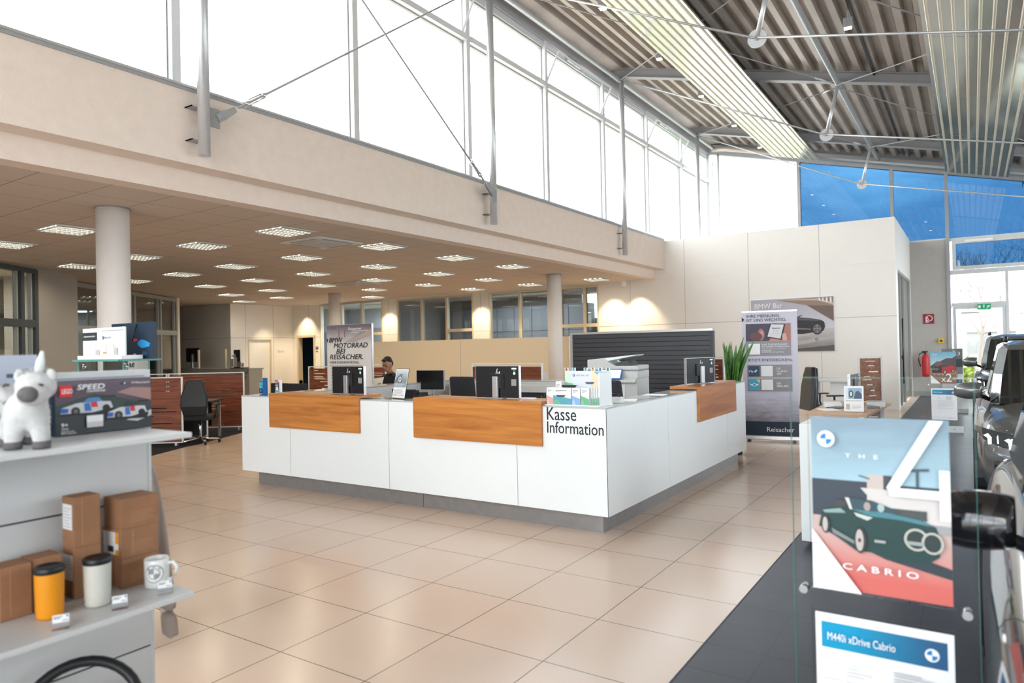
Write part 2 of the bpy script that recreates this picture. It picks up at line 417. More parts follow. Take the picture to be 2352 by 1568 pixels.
# low office ceiling
cl = mb('ceil_tile').add([(-26, -9, 3.47), (-4.38, -9, 3.47), (-4.38, YB, 3.47), (-26, YB, 3.47)], [(0, 3, 2, 1)])
cl.mat('plaster').box(-26, -4.2, -9, YB, 3.475, 3.72)
struct(cl.build('ceiling', norm=False))
b = mb('plaster').box(-4.3, -3.85, -9, YB, 3.72, 4.55).box(-4.42, -4.13, -9, YB, 3.47, 3.72)
struct(b.build('wall_beam'))
b = mb('alu').prism([(-3.86, 4.55), (-3.82, 4.55), (-3.82, 4.575), (-4.05, 4.62), (-4.05, 4.55)], -9, YB).mat('steel').box(-3.87, -3.835, -9, YB, 4.515, 4.55)
struct(b.build('trim_2'))

# clerestory glazing (runs along y at x = -4.1)
CY = [-6.85, -4.16, -1.47, 1.22, 3.91, 6.60, 9.29, 11.98, 14.67, 17.36, 19.95]
for i in range(len(CY)-1):
    y0, y1 = CY[i], CY[i+1]
    b = mb('alu_white').box(-4.17, -4.02, y0-.05, y0+.05, 4.5, 8.0)
    b.box(-4.16, -4.0, y0+.05, y1-.05, 7.02, 7.12).box(-4.16, -4.04, y0+.05, y1-.05, 4.5, 4.6)
    b.box(-4.16, -4.06, y0+.05, y1-.05, 7.86, 7.98)
    b.mat('greyframe').box(-4.175, -4.10, y0-.065, y0-.052, 4.6, 7.9).box(-4.175, -4.10, y0+.052, y0+.065, 4.6, 7.9)
    b.box(-4.16, -4.09, y0+.05, y1-.05, 7.0, 7.02).box(-4.16, -4.09, y0+.05, y1-.05, 7.83, 7.86)
    w = struct(b.build('window_%d' % (i+1)))
    mb('glass').add([(-4.12, y0+.05, 4.6), (-4.12, y1-.05, 4.6), (-4.12, y1-.05, 7.02), (-4.12, y0+.05, 7.02)], [(0, 1, 2, 3)]).build('pane', w, norm=False)
    if i in (4, 6, 8):      # vents tilted inwards, hinged at the bottom
        a = R(28); sn, cs = math.sin(a), math.cos(a)
        p = lambda t, y: (-4.10+.0+t*sn, y, 7.12+t*cs)
        f = mb('alu_white'); h = .70; ya, yb_ = y0+.09, y1-.09
        f.tube([p(0, ya), p(h, ya)], .025, 4, smooth=False).tube([p(0, yb_), p(h, yb_)], .025, 4, smooth=False).tube([p(h, ya), p(h, yb_)], .025, 4, smooth=False).tube([p(.02, ya), p(.02, yb_)], .025, 4, smooth=False)
        f = f.build('vent_sash', w)
        mb('glass').add([p(0, ya), p(0, yb_), p(h, yb_), p(h, ya)], [(0, 1, 2, 3)]).build('sash_pane', f, norm=False)
        mb('greyframe').box(-4.04, -3.98, y0+.9, y0+1.5, 7.88, 7.94).build('vent_motor', w)
        mb('greyframe').tube([(-4.02, y0+1.2, 7.88), p(h, y0+1.0)], .006, 6).build('vent_chain', w)
    else:
        mb('glass').add([(-4.12, y0+.05, 7.12), (-4.12, y1-.05, 7.12), (-4.12, y1-.05, 7.83), (-4.12, y0+.05, 7.83)], [(0, 1, 2, 3)]).build('pane', w, norm=False)
struct(mb('steel').box(-4.22, -4.0, -9, YG, 7.98, 8.33).build('trim_3'))
struct(mb('zinc').box(-4.0, -3.62, -9, YG, 8.27, 8.30).build('trim_4'))

# corrugated roof deck: ribs run along y
def zr(x): return 7.36-.255*x
prof = []; x = -4.3
while x < 9.4:
    for dx, dz in ((0, 0), (.10, 0), (.14, .13), (.25, .13), (.29, 0)): prof.append((x+dx, zr(x+dx)+dz))
    x += .30
deck = mb('zinc').loft([[(px_, y, pz) for px_, pz in prof] for y in (-9, YG+.1)], closed=False, smooth=False, caps=False)
deck.mat('plaster_g').add([(-4.3, -9, zr(-4.3)+.25), (9.5, -9, zr(9.5)+.25), (9.5, YG+.3, zr(9.5)+.25), (-4.3, YG+.3, zr(-4.3)+.25)], [(0, 1, 2, 3)])
struct(deck.build('ceiling', norm=False))

# sloping I-beams
def ibeam(y):
    b = mb('steel'); x0, x1 = -4.2, 9.3
    for dz0, dz1, hw in ((-.215, -.20, .09), (-.015, 0, .09), (-.2, -.015, .006)):
        b.add([(x, yy, zr(x)+dz-.003) for x in (x0, x1) for yy in (y-hw, y+hw) for dz in (dz0, dz1)],
              [(0, 1, 3, 2), (4, 6, 7, 5), (0, 4, 5, 1), (2, 3, 7, 6), (0, 2, 6, 4), (1, 5, 7, 3)])
    return b.build('roof_beam')
FY = [-4.16, 1.33, 6.81, 12.31, 17.82]
for i, y in enumerate(FY):
    where = ['behind the viewer', 'just above the viewer', 'over the near end of the counter', 'crossing the roof above the plant and banner', 'nearest the glazed gable'][i]
    tag(ibeam(y), 'sloping grey steel roof beam, ' + where, 'beam', 'steel roof beams')
# long tubes along the roof
for x, dz, nm in ((-3.72, -.30, 'outer grey steel tube running along the tops of the window posts'), (1.06, -.24, 'middle grey steel tube running the length of the roof over the struts')):
    tag(mb('silver').tube([(x, -9, zr(x)+dz), (x, YG-.3, zr(x)+dz)], .052, 14).build('roof_tube'), nm, 'steel tube')
# round posts in front of the clerestory
posts = ['its foot nearest the viewer at the left', 'second from the left, at the foot of a cross brace', 'right, near the corner of the white wall', 'farthest, rising behind the white wall']
for i, y in enumerate(FY[1:]):
    t = thing('window_post', 'round grey steel window post, ' + posts[i], 'post', (-3.70, y, 3.8), 0, 'round posts along the high windows')
    mb('silver').tube([(0, 0, 0), (0, 0, 4.27)], .064, 20).build('tube', t)
    for k, z in enumerate((.16, .52)):
        mb('steel').box(-.15, -.02, -.13, -.118, z, z+.012).box(-.15, -.02, -.13, .0, z, z+.008).build('bracket', t)
    mb('steel').box(-.03, .03, -.10, .10, 4.16, 4.27).build('head_plate', t)
# cross braces between post 1 and post 2 (their lower ends have a fork and a turnbuckle)
def brace(a, c, lab):
    a, c = Vector(a), Vector(c); d = (c-a).normalized()
    t = thing('cross_brace', lab, 'brace rod', a)
    q = c-a
    mb('steel').tube([d*.30, q], .014, 10).build('rod', t)
    tb = mb('chrome')
    s = d.cross(Vector((1, 0, 0))).normalized()*.028
    tb.tube([d*.42-s, d*.72-s], .010, 8).tube([d*.42+s, d*.72+s], .010, 8).tube([d*.40, d*.47], .034, 10).tube([d*.68, d*.75], .034, 10)
    tb.build('turnbuckle', t)
    fk = mb('steel'); n = Vector((1, 0, 0))
    for k in (-1, 1):
        u = d.cross(n).normalized()
        vs = [n*(.014*k)+d*l+u*w for l, w in ((-.04, -.045), (.06, -.05), (.24, -.03), (.24, .03), (.06, .05), (-.04, .045))]
        vs2 = [v+n*(.008*k) for v in vs]; m_ = len(vs)
        fk.add(vs+vs2, [tuple(range(m_)), tuple(reversed(range(m_, 2*m_)))]+[(i, (i+1) % m_, (i+1) % m_+m_, i+m_) for i in range(m_)])
    fk.tube([n*-.04, n*.045], .022, 8)
    sgn = 1 if d.y > 0 else -1
    fk.mat('greyframe').box(-.008, .008, min(0, -sgn*.12), max(0, -sgn*.12), -.13, .08)
    fk.build('fork', t)
brace((-3.70, 1.52, 4.27), (-3.70, 6.72, 7.98), 'steel brace rod rising to the right from the near post, with a big turnbuckle')
brace((-3.60, 6.64, 4.30), (-3.60, 1.42, 7.98), 'steel brace rod falling to the right onto the centre post')
# suspended struts with discs, and the rods that hang them
for y, lab in ((6.81, 'nearest, at the top edge'), (12.31, 'middle one of the three'), (17.82, 'farthest, in front of the blue glass')):
    t = thing('truss_strut', 'roof strut with a round disc at its foot, ' + lab, 'strut', (.82, y, 5.86), 0, 'disc struts under the roof')
    mb('silver').tube([(-.01, 0, -.03), (.24, 0, 1.0)], .035, 14).build('tube', t)
    mb('alu_white').tube([(0, -.012, 0), (0, .012, 0)], .13, 28, smooth=False).build('disc', t)
    t2 = thing('tension_rod', 'thin steel tension rod through the roof disc, ' + lab, 'rod', (.82, y, 5.86), 0, 'tension rods under the roof')
    mb('silver').tube([(-4.5, -.03, 2.16), (-.02, -.03, 0)], .017, 8).build('rod', t2)
    mb('silver').tube([(.02, -.03, 0), (4.6, -.03, -1.08)], .017, 8).build('rod', t2)
# thin wind braces in the roof plane
nodes = []
for i in (1, 2, 3):
    for xa, xb in ((-3.66, 1.06), (1.06, 5.8)):
        nodes += [((xa, FY[i+1]-.1), (xb, FY[i]+.1)), ((xa, FY[i]+.1), (xb, FY[i+1]-.1))]
for k, (p, q) in enumerate(nodes):
    a = Vector((p[0], p[1], zr(p[0])-.29)); c = Vector((q[0], q[1], zr(q[0])-.27)); d = (c-a)
    b = mb('steel').tube([a, c], .011, 8)
    e = c-d.normalized()*.55; b.mat('silver').tube([e, e+d.normalized()*.25], .022, 8)
    o = b.build('roof_wind_brace')
    side = 'window side' if p[0] < 0 else 'far side'
    bay = ['front', 'middle', 'gable'][k//4]
    tag(o, 'thin diagonal roof wind brace, %s bay, %s, %s' % (bay, side, 'leaning forward' if k % 2 else 'leaning back'), 'brace', 'roof wind braces')

# hanging radiant ceiling panels
def zp(x): return 6.9-.265*x
def rad_panel(x0, x1, y1, lab, key, n):
    t = thing('radiant_panel', lab, 'ceiling panel', ((x0+x1)/2, y1, zp((x0+x1)/2)), 0, 'hanging radiant ceiling panels')
    cx, cz = (x0+x1)/2, zp((x0+x1)/2); L0 = -9-y1
    b = mb(key)
    P = lambda x, y, dz: (x-cx, y, zp(x)-cz+dz)
    b.add([P(x0, L0, 0), P(x1, L0, 0), P(x1, 0, 0), P(x0, 0, 0)], [(0, 1, 2, 3)])
    b.add([P(x0, L0, .04), P(x1, L0, .04), P(x1, 0, .04), P(x0, 0, .04)], [(3, 2, 1, 0)])
    for (xa, ya), (xb, yb_) in (((x0, L0), (x0, 0)), ((x1, L0), (x1, 0)), ((x0, 0), (x1, 0)), ((x0, L0), (x1, L0))):
        b.add([P(xa, ya, 0), P(xb, yb_, 0), P(xb, yb_, .04), P(xa, ya, .04)], [(0, 1, 2, 3)])
    b.build('sheet', t, norm=False)
    g = mb('ribs')
    for i in range(n):
        xx = x0+(x1-x0)*(i+.5)/n; w = .022
        vs = [P(xx+s*w, y, dz) for y in (L0, 0) for s, dz in ((-1, 0), (-.5, -.022), (.5, -.022), (1, 0))]
        g.add(vs, [(0, 1, 5, 4), (1, 2, 6, 5), (2, 3, 7, 6), (4, 5, 6, 7)])
    g.build('rib', t, norm=False)['kind'] = 'stuff'
    s = mb('alu')
    for yy in range(0, 10):
        s.add([P(x0, -yy*3.0-1.2, -.003), P(x1, -yy*3.0-1.2, -.003), P(x1, -yy*3.0-1.19, -.003), P(x0, -yy*3.0-1.19, -.003)], [(0, 1, 2, 3)])
    s.build('joint', t, norm=False)
    for yy in FY:
        for xx in (x0+.12, x1-.12): mb('steel').tube([(xx-cx, yy-y1, zp(xx)-cz+.04), (xx-cx, yy-y1, zr(xx)-.2-cz)], .008, 6).build('hanger', t)
M['radiant'] = principled('glossy_white_radiant_sheet', (.80, .80, .76), .16, metal=.75)
M['radiant2'] = principled('glossy_grey_radiant_sheet', (.42, .42, .39), .14, metal=.8)
M['ribs'] = principled('radiant_rib', (.62, .56, .44), .35, metal=.3)
rad_panel(-1.80, -.45, 19.2, 'bright ribbed radiant panel hanging nearer the high windows', 'radiant', 8)
rad_panel(2.71, 4.10, 19.2, 'darker ribbed radiant panel hanging at the right edge of the roof', 'radiant2', 9)

# cube spotlights
for i, (x, y) in enumerate(((-2.03, 7.87), (-2.03, 10.5), (-2.03, 13.15), (-2.03, 15.9), (-2.0, 18.5), (1.69, 8.96), (1.75, 6.2), (-2.03, 5.2))):
    lab = ['nearest of the row beside the bright panel', 'second of the row beside the bright panel', 'third of the row beside the bright panel', 'fourth of the row beside the bright panel', 'last of the row, close to the gable', 'hanging alone in the middle of the deck', 'hanging above the top edge of the view', 'first of the row, above the view'][i]
    t = thing('spotlight', 'small grey cube spotlight with a glowing lens, ' + lab, 'spotlight', (x, y, zr(x)-.36), R(8), 'cube spotlights under the roof')
    mb('steel').box(-.065, .065, -.065, .065, 0, .15).build('housing', t, bevel=.006)
    mb('spotglow').box(-.052, .052, -.052, .052, -.004, 0).build('lens', t)
    mb('steel').tube([(0, 0, .15), (0, 0, .37)], .012, 8).build('stem', t)
tag(mb('black').box(1.70, 1.74, -5, 19.5, zr(1.72)-.05, zr(1.72)-.01).build('light_track'), 'thin dark lighting track between the deck ribs', 'track')

# ---------------------------------------------------------------- back walls
def wall_with_holes(name, key, y0, y1, x0, x1, z0, z1, holes):
    """solid wall in xz with rectangular openings"""
    xs = sorted({x0, x1}|{h[0] for h in holes}|{h[1] for h in holes}); zs = sorted({z0, z1}|{h[2] for h in holes}|{h[3] for h in holes})
    b = mb(key)
    for i in range(len(xs)-1):
        for j in range(len(zs)-1):
            cx, cz = (xs[i]+xs[i+1])/2, (zs[j]+zs[j+1])/2
            if not any(h[0] < cx < h[1] and h[2] < cz < h[3] for h in holes): b.box(xs[i], xs[i+1], y0, y1, zs[j], zs[j+1])
    return b
WH = [(-17.95, -14.6, .5, 3.44), (-13.9, -10.5, .9, 3.42), (-9.85, -5.9, .9, 3.42), (-19.25, -18.35, 0, 2.2)]
b = wall_with_holes('w', 'panelwhite', YB, YB+.18, -19.6, 1.77, 0, 3.47, WH)
b.box(-4.2, 1.77, YB, YB+.18, 3.47, 4.5)
b.mat('inkgrey')
for x in (-4.9, -3.29, -1.58, .13): b.box(x-.004, x+.004, YB-.0015, YB, 0, 4.5 if x > -4.2 else 3.47)
for x in (-18.6, -14.3, -10.2): b.box(x-.006, x+.006, YB-.0015, YB, 2.2, 3.47)
for xa, xb in ((-19.6, -17.95), (-14.6, -13.9), (-10.5, -9.85), (-5.9, 1.77)): b.box(xa, xb, YB-.0015, YB, 2.186, 2.196)
struct(b.build('wall_back', norm=False))
b = mb('panelwhite').box(1.59, 1.77, YB+.18, YG, 3.32, 4.5).box(1.59, 1.77, YB+.18, YB+.5, 0, 3.32).box(1.59, 1.77, 19.7, YG, 0, 3.32)
b.box(-4.2, 1.77, YB+.18, YG, 4.42, 4.5)
struct(b.build('wall_right'))
d = struct(mb('greyframe').box(1.69, 1.765, YB+.5, YB+.56, 0, 3.32).box(1.69, 1.765, 19.64, 19.7, 0, 3.32).box(1.69, 1.765, YB+.5, 19.7, 3.26, 3.32).box(1.69, 1.765, 17.55, 17.6, 0, 3.26).box(1.69, 1.765, 16.5, 16.55, 0, 3.26).build('door_1'))
mb('glass_dark').add([(1.73, YB+.56, .03), (1.73, 19.64, .03), (1.73, 19.64, 3.26), (1.73, YB+.56, 3.26)], [(0, 1, 2, 3)]).build('pane', d, norm=False)
mb('black').tube([(1.80, 16.35, .55), (1.80, 16.35, 2.15)], .018, 10).tube([(1.77, 16.35, 1.2), (1.80, 16.35, 1.2)], .05, 12).build('door_handle', d)
# windows in the back wall with a dim office behind them
def back_window(n, x0, x1, z0, z1, muls, low, frame='creamframe'):
    b = mb(frame); y0, y1 = YB-.02, YB+.12
    b.box(x0, x0+.05, y0, y1, z0, z1).box(x1-.05, x1, y0, y1, z0, z1).box(x0, x1, y0, y1, z1-.05, z1).box(x0, x1, y0, y1, z0, z0+.05)
    for m_ in muls: b.box(m_-.04, m_+.04, y0, y1, z0, z1)
    for (a, c) in low: b.box(a, c, y0, y1, 2.2, 2.3)
    w = struct(b.build('window_%d' % n))
    mb('glass_dark').add([(x0, YB+.05, z0), (x1, YB+.05, z0), (x1, YB+.05, z1), (x0, YB+.05, z1)], [(0, 1, 2, 3)]).build('pane', w, norm=False)
back_window(21, -17.95, -14.6, .5, 3.44, [-16.77, -15.68], [(-15.68, -14.6)])
back_window(22, -13.9, -10.5, .9, 3.42, [-12.74, -11.63], [(-11.63, -10.5)])
back_window(23, -9.85, -5.9, .9, 3.42, [-8.67, -7.19, -6.37], [(-7.19, -5.9)])
# office behind: side and rear walls with grey lockers, a floor and a ceiling
b = mb('brownwall').box(-20, -4.3, 18.6, 18.7, 0, 2.6 ).box(-20, -19.9, YB+.18, 18.6, 0, 3.47).box(-4.4, -4.3, YB+.18, 18.6, 0, 3.47)
b.mat('plaster_g').box(-20, -8.2, 18.6, 18.7, 2.6, 3.47).box(-6.2, -4.3, 18.6, 18.7, 2.6, 3.47).box(-14.4, -14.3, YB+.18, 18.6, 0, 3.47).box(-20, -4.3, YB+.18, 18.6, 3.44, 3.5)
struct(b.build('wall_office', norm=False))
lk = MB()
for i in range(8):
    x = -13.6+i*.75
    t = thing('locker_cabinet', 'tall grey office cupboard door seen through the dim back windows, %s from the left' % ['first', 'second', 'third', 'fourth', 'fifth', 'sixth', 'seventh', 'eighth'][i], 'cupboard', (x, 17.9, 0), 0, 'grey cupboards behind the back windows')
    mb('greyframe').box(0, .74, 0, .5, 0, 3.1).build('carcass', t)
    mb('steel').box(.01, .73, -.02, 0, .05, 2.2).box(.01, .73, -.02, 0, 2.22, 3.08).build('door', t)
    mb('black').box(.60, .63, -.035, -.02, 1.95, 2.0).build('knob', t)
# corner block with the flush door, facing +x
b = mb('panelwhite'); X = -19.6
b.box(X-.15, X, 12.62, 13.2, 0, 3.47).box(X-.15, X, 14.25, YB+.1, 0, 3.47).box(X-.15, X, 13.2, 14.25, 2.17, 3.47).box(-26, X, 12.47, 12.62, 0, 3.47)
b.mat('inkgrey')
for y in (13.1, 14.35): b.box(X, X+.0015, y-.006, y+.006, 0, 3.47)
b.box(X, X+.0015, 12.47, YB, 2.2, 2.212).box(-26, X, 12.468, 12.47, 2.2, 2.212).box(-22.7, -22.69, 12.468, 12.47, 0, 3.47)
struct(b.build('wall_corner'))
d = struct(mb('creamframe').box(X-.06, X+.012, 13.2, 13.25, 0, 2.17).box(X-.06, X+.012, 14.2, 14.25, 0, 2.17).box(X-.06, X+.012, 13.2, 14.25, 2.12, 2.17).mat('panelwhite').box(X-.08, X-.04, 13.25, 14.2, 0, 2.12).build('door_2'))
mb('alu').box(X-.04, X+.03, 13.34, 13.36, 1.02, 1.04).box(X+.01, X+.03, 13.34, 13.48, 1.02, 1.04).build('door_handle', d)
text(None, 'Büro', X+.002, 14.55, 1.62, .30, None, 'inkgrey', rotz=R(90), name='door_plate_text')
tag([o for o in bpy.data.objects if o.name == 'door_plate_text'][0], 'tiny grey lettering on the wall beside the flush door', 'lettering')
# dark open doorway to the toilets
b = mb('creamframe').box(-19.33, -19.25, YB-.02, YB+.2, 0, 2.25).box(-18.35, -18.27, YB-.02, YB+.2, 0, 2.25).box(-19.33, -18.27, YB-.02, YB+.2, 2.2, 2.28)
d = struct(b.build('door_3'))
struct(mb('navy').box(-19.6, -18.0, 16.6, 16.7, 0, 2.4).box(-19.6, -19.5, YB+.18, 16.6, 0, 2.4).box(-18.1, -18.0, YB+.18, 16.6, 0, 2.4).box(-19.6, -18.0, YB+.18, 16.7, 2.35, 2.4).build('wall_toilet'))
ws = [('darkink', disc(0, .155, .017, 12)), ('darkink', [(-.03, .13), (.03, .13), (.018, .02), (-.018, .02)]), ('darkink', disc(.09, .155, .017, 12)), ('darkink', [(.065, .13), (.115, .13), (.125, .06), (.055, .06)]), ('darkink', rect(.075, .105, .02, .07)), ('darkink', rect(-.02, .11, -.06, -.035))]
tag(art('toilet_sign', None, ws, 0, loc=(-18.2, YB-.004, 1.68)), 'small black man and woman pictogram beside the dark doorway', 'sign')

ANG0 = math.atan2(.8, -.6)
# unseen lamps added to brighten the rooms behind the glass
def added_room_lamp(x, y, z, sx, sy, watts, col, rz=0):
    t = thing('added_room_lamp', 'flat lamp added to brighten the room behind the glass, ' + ('near the toilets' if x < -14.5 and y > 12 else 'above the grey cupboards' if y > 12 else 'behind the slanting windows'), 'ceiling light', (x, y, z), rz, 'added lamps behind the glass')
    mb('alu_white').box(-sx/2, sx/2, -sy/2, sy/2, .01, .03).mat('reflector').box(-sx/2+.02, sx/2-.02, -sy/2+.02, sy/2-.02, .004, .01).build('fitting', t)
    d = bpy.data.lights.new('added_room_light', 'AREA'); d.shape = 'RECTANGLE'; d.size = sx; d.size_y = sy; d.energy = watts; d.color = col
    lo = bpy.data.objects.new('added_room_light', d); COL.objects.link(lo); lo.parent = t; lo.location = (0, 0, -.01)
added_room_lamp(-16.3, 17.0, 3.40, 1.6, 1.0, 150, (.75, .88, 1))
added_room_lamp(-9.5, 16.6, 3.40, 3.5, .6, 60, (.85, .92, 1))
added_room_lamp(-13.9, 1.9, 3.36, 1.6, .5, 75, (1, .93, .78), ANG0)
# low cream partition in front of the back windows
struct(mb('cream').box(-13.6, -5.95, 13.5, 13.58, 0, 1.91).mat('inkgrey').box(-9.7, -9.69, 13.4985, 13.5, 0, 1.91).build('wall_partition'))

# slanting left wall: glazed front, plaster pier, second glazed front
DIR = Vector((-.6, .8, 0)); NRM = Vector((.8, .6, 0)); ANG = math.atan2(.8, -.6)
def slant(p0, name):
    o = thing(name, '', ''); del o['label'], o['category']; o.location = (p0[0], p0[1], 0); o.rotation_euler.z = ANG; o['kind'] = 'structure'; return o
# local x runs along the wall (away), local -y faces the room
w = slant((-12.03, 2.45), 'wall_left')
b = mb('brownwall').box(1.09, 2.55, 0, .2, 0, 3.47).box(2.55, 2.75, .2, 1.6, 0, 3.47).box(-9, 1.09, 0, .15, 3.42, 3.47)
b.build('pier', w)
def glazed(par, x0, x1, muls, y, name):
    b = mb('darkframe' if name == 'window_31' else 'greyframe')
    xs = [x0]+muls+[x1]
    for k, xx in enumerate(xs): b.box(xx-.05, xx+.05, y-.03, y+.09, 0, 3.42)
    b.box(x0, x1, y-.03, y+.09, 3.34, 3.44).box(x0, x1, y-.03, y+.09, 2.25, 2.40).box(x0, x1, y-.03, y+.09, 0, .12)
    b.mat('greyframe')
    for xx in xs[1:]: b.box(xx-.16, xx-.12, y-.01, y+.07, .1, 3.36)
    o = b.build('frame', par)
    mb('glass_dark').add([(x0, y+.05, .1), (x1, y+.05, .1), (x1, y+.05, 3.36), (x0, y+.05, 3.36)], [(0, 1, 2, 3)]).build('pane', par, norm=False)
wa = slant((-12.03, 2.45), 'window_31'); glazed(wa, -6, 1.04, [-4, -2, .60], 0, 'window_31')
wb = slant((-14.83, 5.02), 'window_32'); glazed(wb, -.1, 5.7, [1.3, 2.9, 4.55], 0, 'window_32')
mb('cream').box(5.7, 5.85, -.05, .12, 0, 3.47).build('end_post', wb)
# the room behind the slanting windows
r_ = slant((-12.03, 2.45), 'wall_side_room')
mb('cream').box(-7, 9, 3.0, 3.1, 0, 3.47).mat('plaster_g').box(-7, 9, 2.2, 2.26, 2.7, 3.47).build('rear', r_)
struct(mb('carpet').box(-26, -19.9, 8.5, 12.47, -.02, .004).build('floor'))
struct(mb('brownwall').box(-26.1, -26, -9, 13, 0, 3.47).build('wall_far_left'))

# ---------------------------------------------------------------- glazed gable
def gz(x): return 7.36-.255*x-.1
g = mb('steel')
XM = [-4.05, -1.2, 1.35, 2.70, 5.35, 8.0]
for x in XM: g.box(x-.045, x+.045, YG-.10, YG+.06, 0 if x > 2 else 4.42, gz(x)-.1)
g.add([(x, y, gz(x)+dz) for x in (-4.1, 9.3) for y in (YG-.12, YG+.08) for dz in (-.32, 0)], [(0, 1, 3, 2), (4, 6, 7, 5), (0, 4, 5, 1), (2, 3, 7, 6), (0, 2, 6, 4), (1, 5, 7, 3)])
g.mat('alu_white').box(1.35, 2.7, YG-.06, YG+.05, 4.38, 4.46)
g.mat('alu_white').box(2.745, 9.3, YG-.06, YG+.05, 4.36, 4.44).box(2.745, 9.3, YG-.06, YG+.05, 3.42, 3.54)
gw = struct(g.build('window_41'))
struct(mb('steel').add([(x, y, zr(x)+dz) for x in (-4.3, 9.4) for y in (YG-.02, YG+.1) for dz in (-.15, .3)], [(0, 1, 3, 2), (4, 6, 7, 5), (0, 4, 5, 1), (2, 3, 7, 6), (0, 2, 6, 4), (1, 5, 7, 3)]).build('trim_5'))
struct(mb('steel').add([(x, y, zr(x)+dz) for x in (-4.3, 9.4) for y in (-9.1, -9.0) for dz in (-.15, .3)], [(0, 1, 3, 2), (4, 6, 7, 5), (0, 4, 5, 1), (2, 3, 7, 6), (0, 2, 6, 4), (1, 5, 7, 3)]).build('trim_6'))
def pane(key, x0, x1, z0, z1f): mb(key).add([(x0, YG, z0), (x1, YG, z0), (x1, YG, z1f(x1)), (x0, YG, z1f(x0))], [(0, 1, 2, 3)]).build('pane', gw, norm=False)
pane('glass', -4.0, -1.25, 4.42, lambda x: gz(x)-.3)
for i in range(1, 5): pane('glass_blue', XM[i]+.04, XM[i+1]-.04, 4.42, lambda x: gz(x)-.3)
for xa, xb in ((2.80, 5.30), (5.42, 7.95)):     # tinted top-hung vents
    v = mb('alu_white').box(xa, xa+.09, YG-.08, YG+.03, 3.55, 4.36).box(xb-.09, xb, YG-.08, YG+.03, 3.55, 4.36).box(xa, xb, YG-.08, YG+.03, 4.27, 4.36).box(xa, xb, YG-.08, YG+.03, 3.55, 3.64)
    vv = v.build('vent_frame', gw)
    mb('glass_blue').add([(xa+.09, YG-.01, 3.64), (xb-.09, YG-.01, 3.64), (xb-.09, YG-.01, 4.27), (xa+.09, YG-.01, 4.27)], [(0, 1, 2, 3)]).build('pane', vv, norm=False)
    mb('inkwhite').box(xa+.3, xa+.95, YG-.12, YG-.08, 4.30, 4.36).build('vent_motor', vv)
pane('glass', 2.75, 4.0, 2.62, lambda x: 3.42); pane('glass', 4.08, 9.3, 0, lambda x: 3.42)
mb('alu_white').box(4.0, 4.07, YG-.06, YG+.05, 0, 3.42).box(2.75, 4.0, YG-.06, YG+.05, 2.52, 2.62).build('mullion', gw)
M['gablewall'] = speckle(principled('gable_plaster', (.46, .44, .41), .85), .03, 8, .3, 140)
struct(mb('gablewall').box(1.77, 2.66, YG-.06, YG+.1, 0, 4.42).build('wall_gable'))
struct(mb('greyframe').box(1.77, 2.66, YG-.075, YG-.06, 0, .14).build('baseboard_gable'))
d = struct(mb('alu_white').box(2.78, 2.86, YG-.05, YG+.05, 0, 2.52).box(3.92, 4.0, YG-.05, YG+.05, 0, 2.52).box(2.78, 4.0, YG-.05, YG+.05, 2.44, 2.52).mat('alu').box(2.87, 3.0, YG-.08, YG, .05, 2.43).box(3.79, 3.92, YG-.08, YG, .05, 2.43).box(2.87, 3.92, YG-.08, YG, 2.30, 2.43).box(2.87, 3.92, YG-.08, YG, .05, .2).build('door_4'))
mb('glass').add([(3.0, YG-.04, .2), (3.79, YG-.04, .2), (3.79, YG-.04, 2.3), (3.0, YG-.04, 2.3)], [(0, 1, 2, 3)]).build('pane', d, norm=False)
mb('alu').box(2.95, 3.45, YG-.14, YG-.09, 2.36, 2.42).mat('steel').box(2.98, 3.40, YG-.16, YG-.14, 2.32, 2.34).build('door_closer', d)
# exit sign
t = thing('exit_sign', 'green emergency exit sign above the glass door', 'sign', (3.36, YG-.16, 2.41))
mb('greensign').box(0, .30, 0, .02, 0, .15).build('panel', t)
art('pictogram', t, [('inkwhite', rect(.02, .07, .04, .11)), ('inkwhite', disc(.145, .12, .014, 10)), ('inkwhite', [(.12, .075), (.17, .085), (.17, .10), (.12, .10)]), ('inkwhite', [(.135, .07), (.155, .07), (.15, .03), (.135, .03)]), ('inkwhite', [(.20, .03), (.215, .02), (.265, .085), (.25, .095)]), ('inkwhite', [(.21, .095), (.275, .11), (.27, .045)])], 0)
# fire hose sign
t = thing('hose_sign', 'dark red fire hose sign on the narrow wall beside the gable door', 'sign', (2.06, YG-.075, 2.06))
mb('redsign').box(0, .27, 0, .01, 0, .28).build('panel', t)
art('pictogram', t, [('inkwhite', disc(.15, .155, .085)), ('redsign', disc(.15, .155, .068)), ('inkwhite', rect(.065, .085, .05, .2)), ('inkwhite', [(.085, .20), (.10, .21), (.14, .12), (.125, .11)]), ('inkwhite', rect(.06, .13, .04, .06))], 0)
# steel corner pipe, ducts and X rods at the gable
tag(mb('silver').tube([(-3.60, 19.6, 7.85), (-3.60, 19.6, 4.5)], .035, 10).tube([(-3.78, 19.6, 7.6), (-3.78, 19.6, 4.5)], .02, 8).build('downpipe'), 'thin grey pipe pair running down the window corner above the white wall', 'pipe')
t = mb('zinc').tube([(-3.75, 19.5, 7.98), (-3.3, 19.45, 7.92), (-1.0, 19.45, 7.33)], .08, 12)
tag(t.build('cable_duct'), 'silvery ribbed duct lying under the roof edge at the gable corner', 'duct')
tag(mb('alu').add([(x, y, gz(x)-.22+dz) for x in (-.6, 6.5) for y in (19.35, 19.55) for dz in (-.06, 0)], [(0, 1, 3, 2), (4, 6, 7, 5), (0, 4, 5, 1), (2, 3, 7, 6), (0, 2, 6, 4), (1, 5, 7, 3)]).build('cable_tray'), 'perforated metal cable tray under the roof edge above the blue glass', 'cable tray')
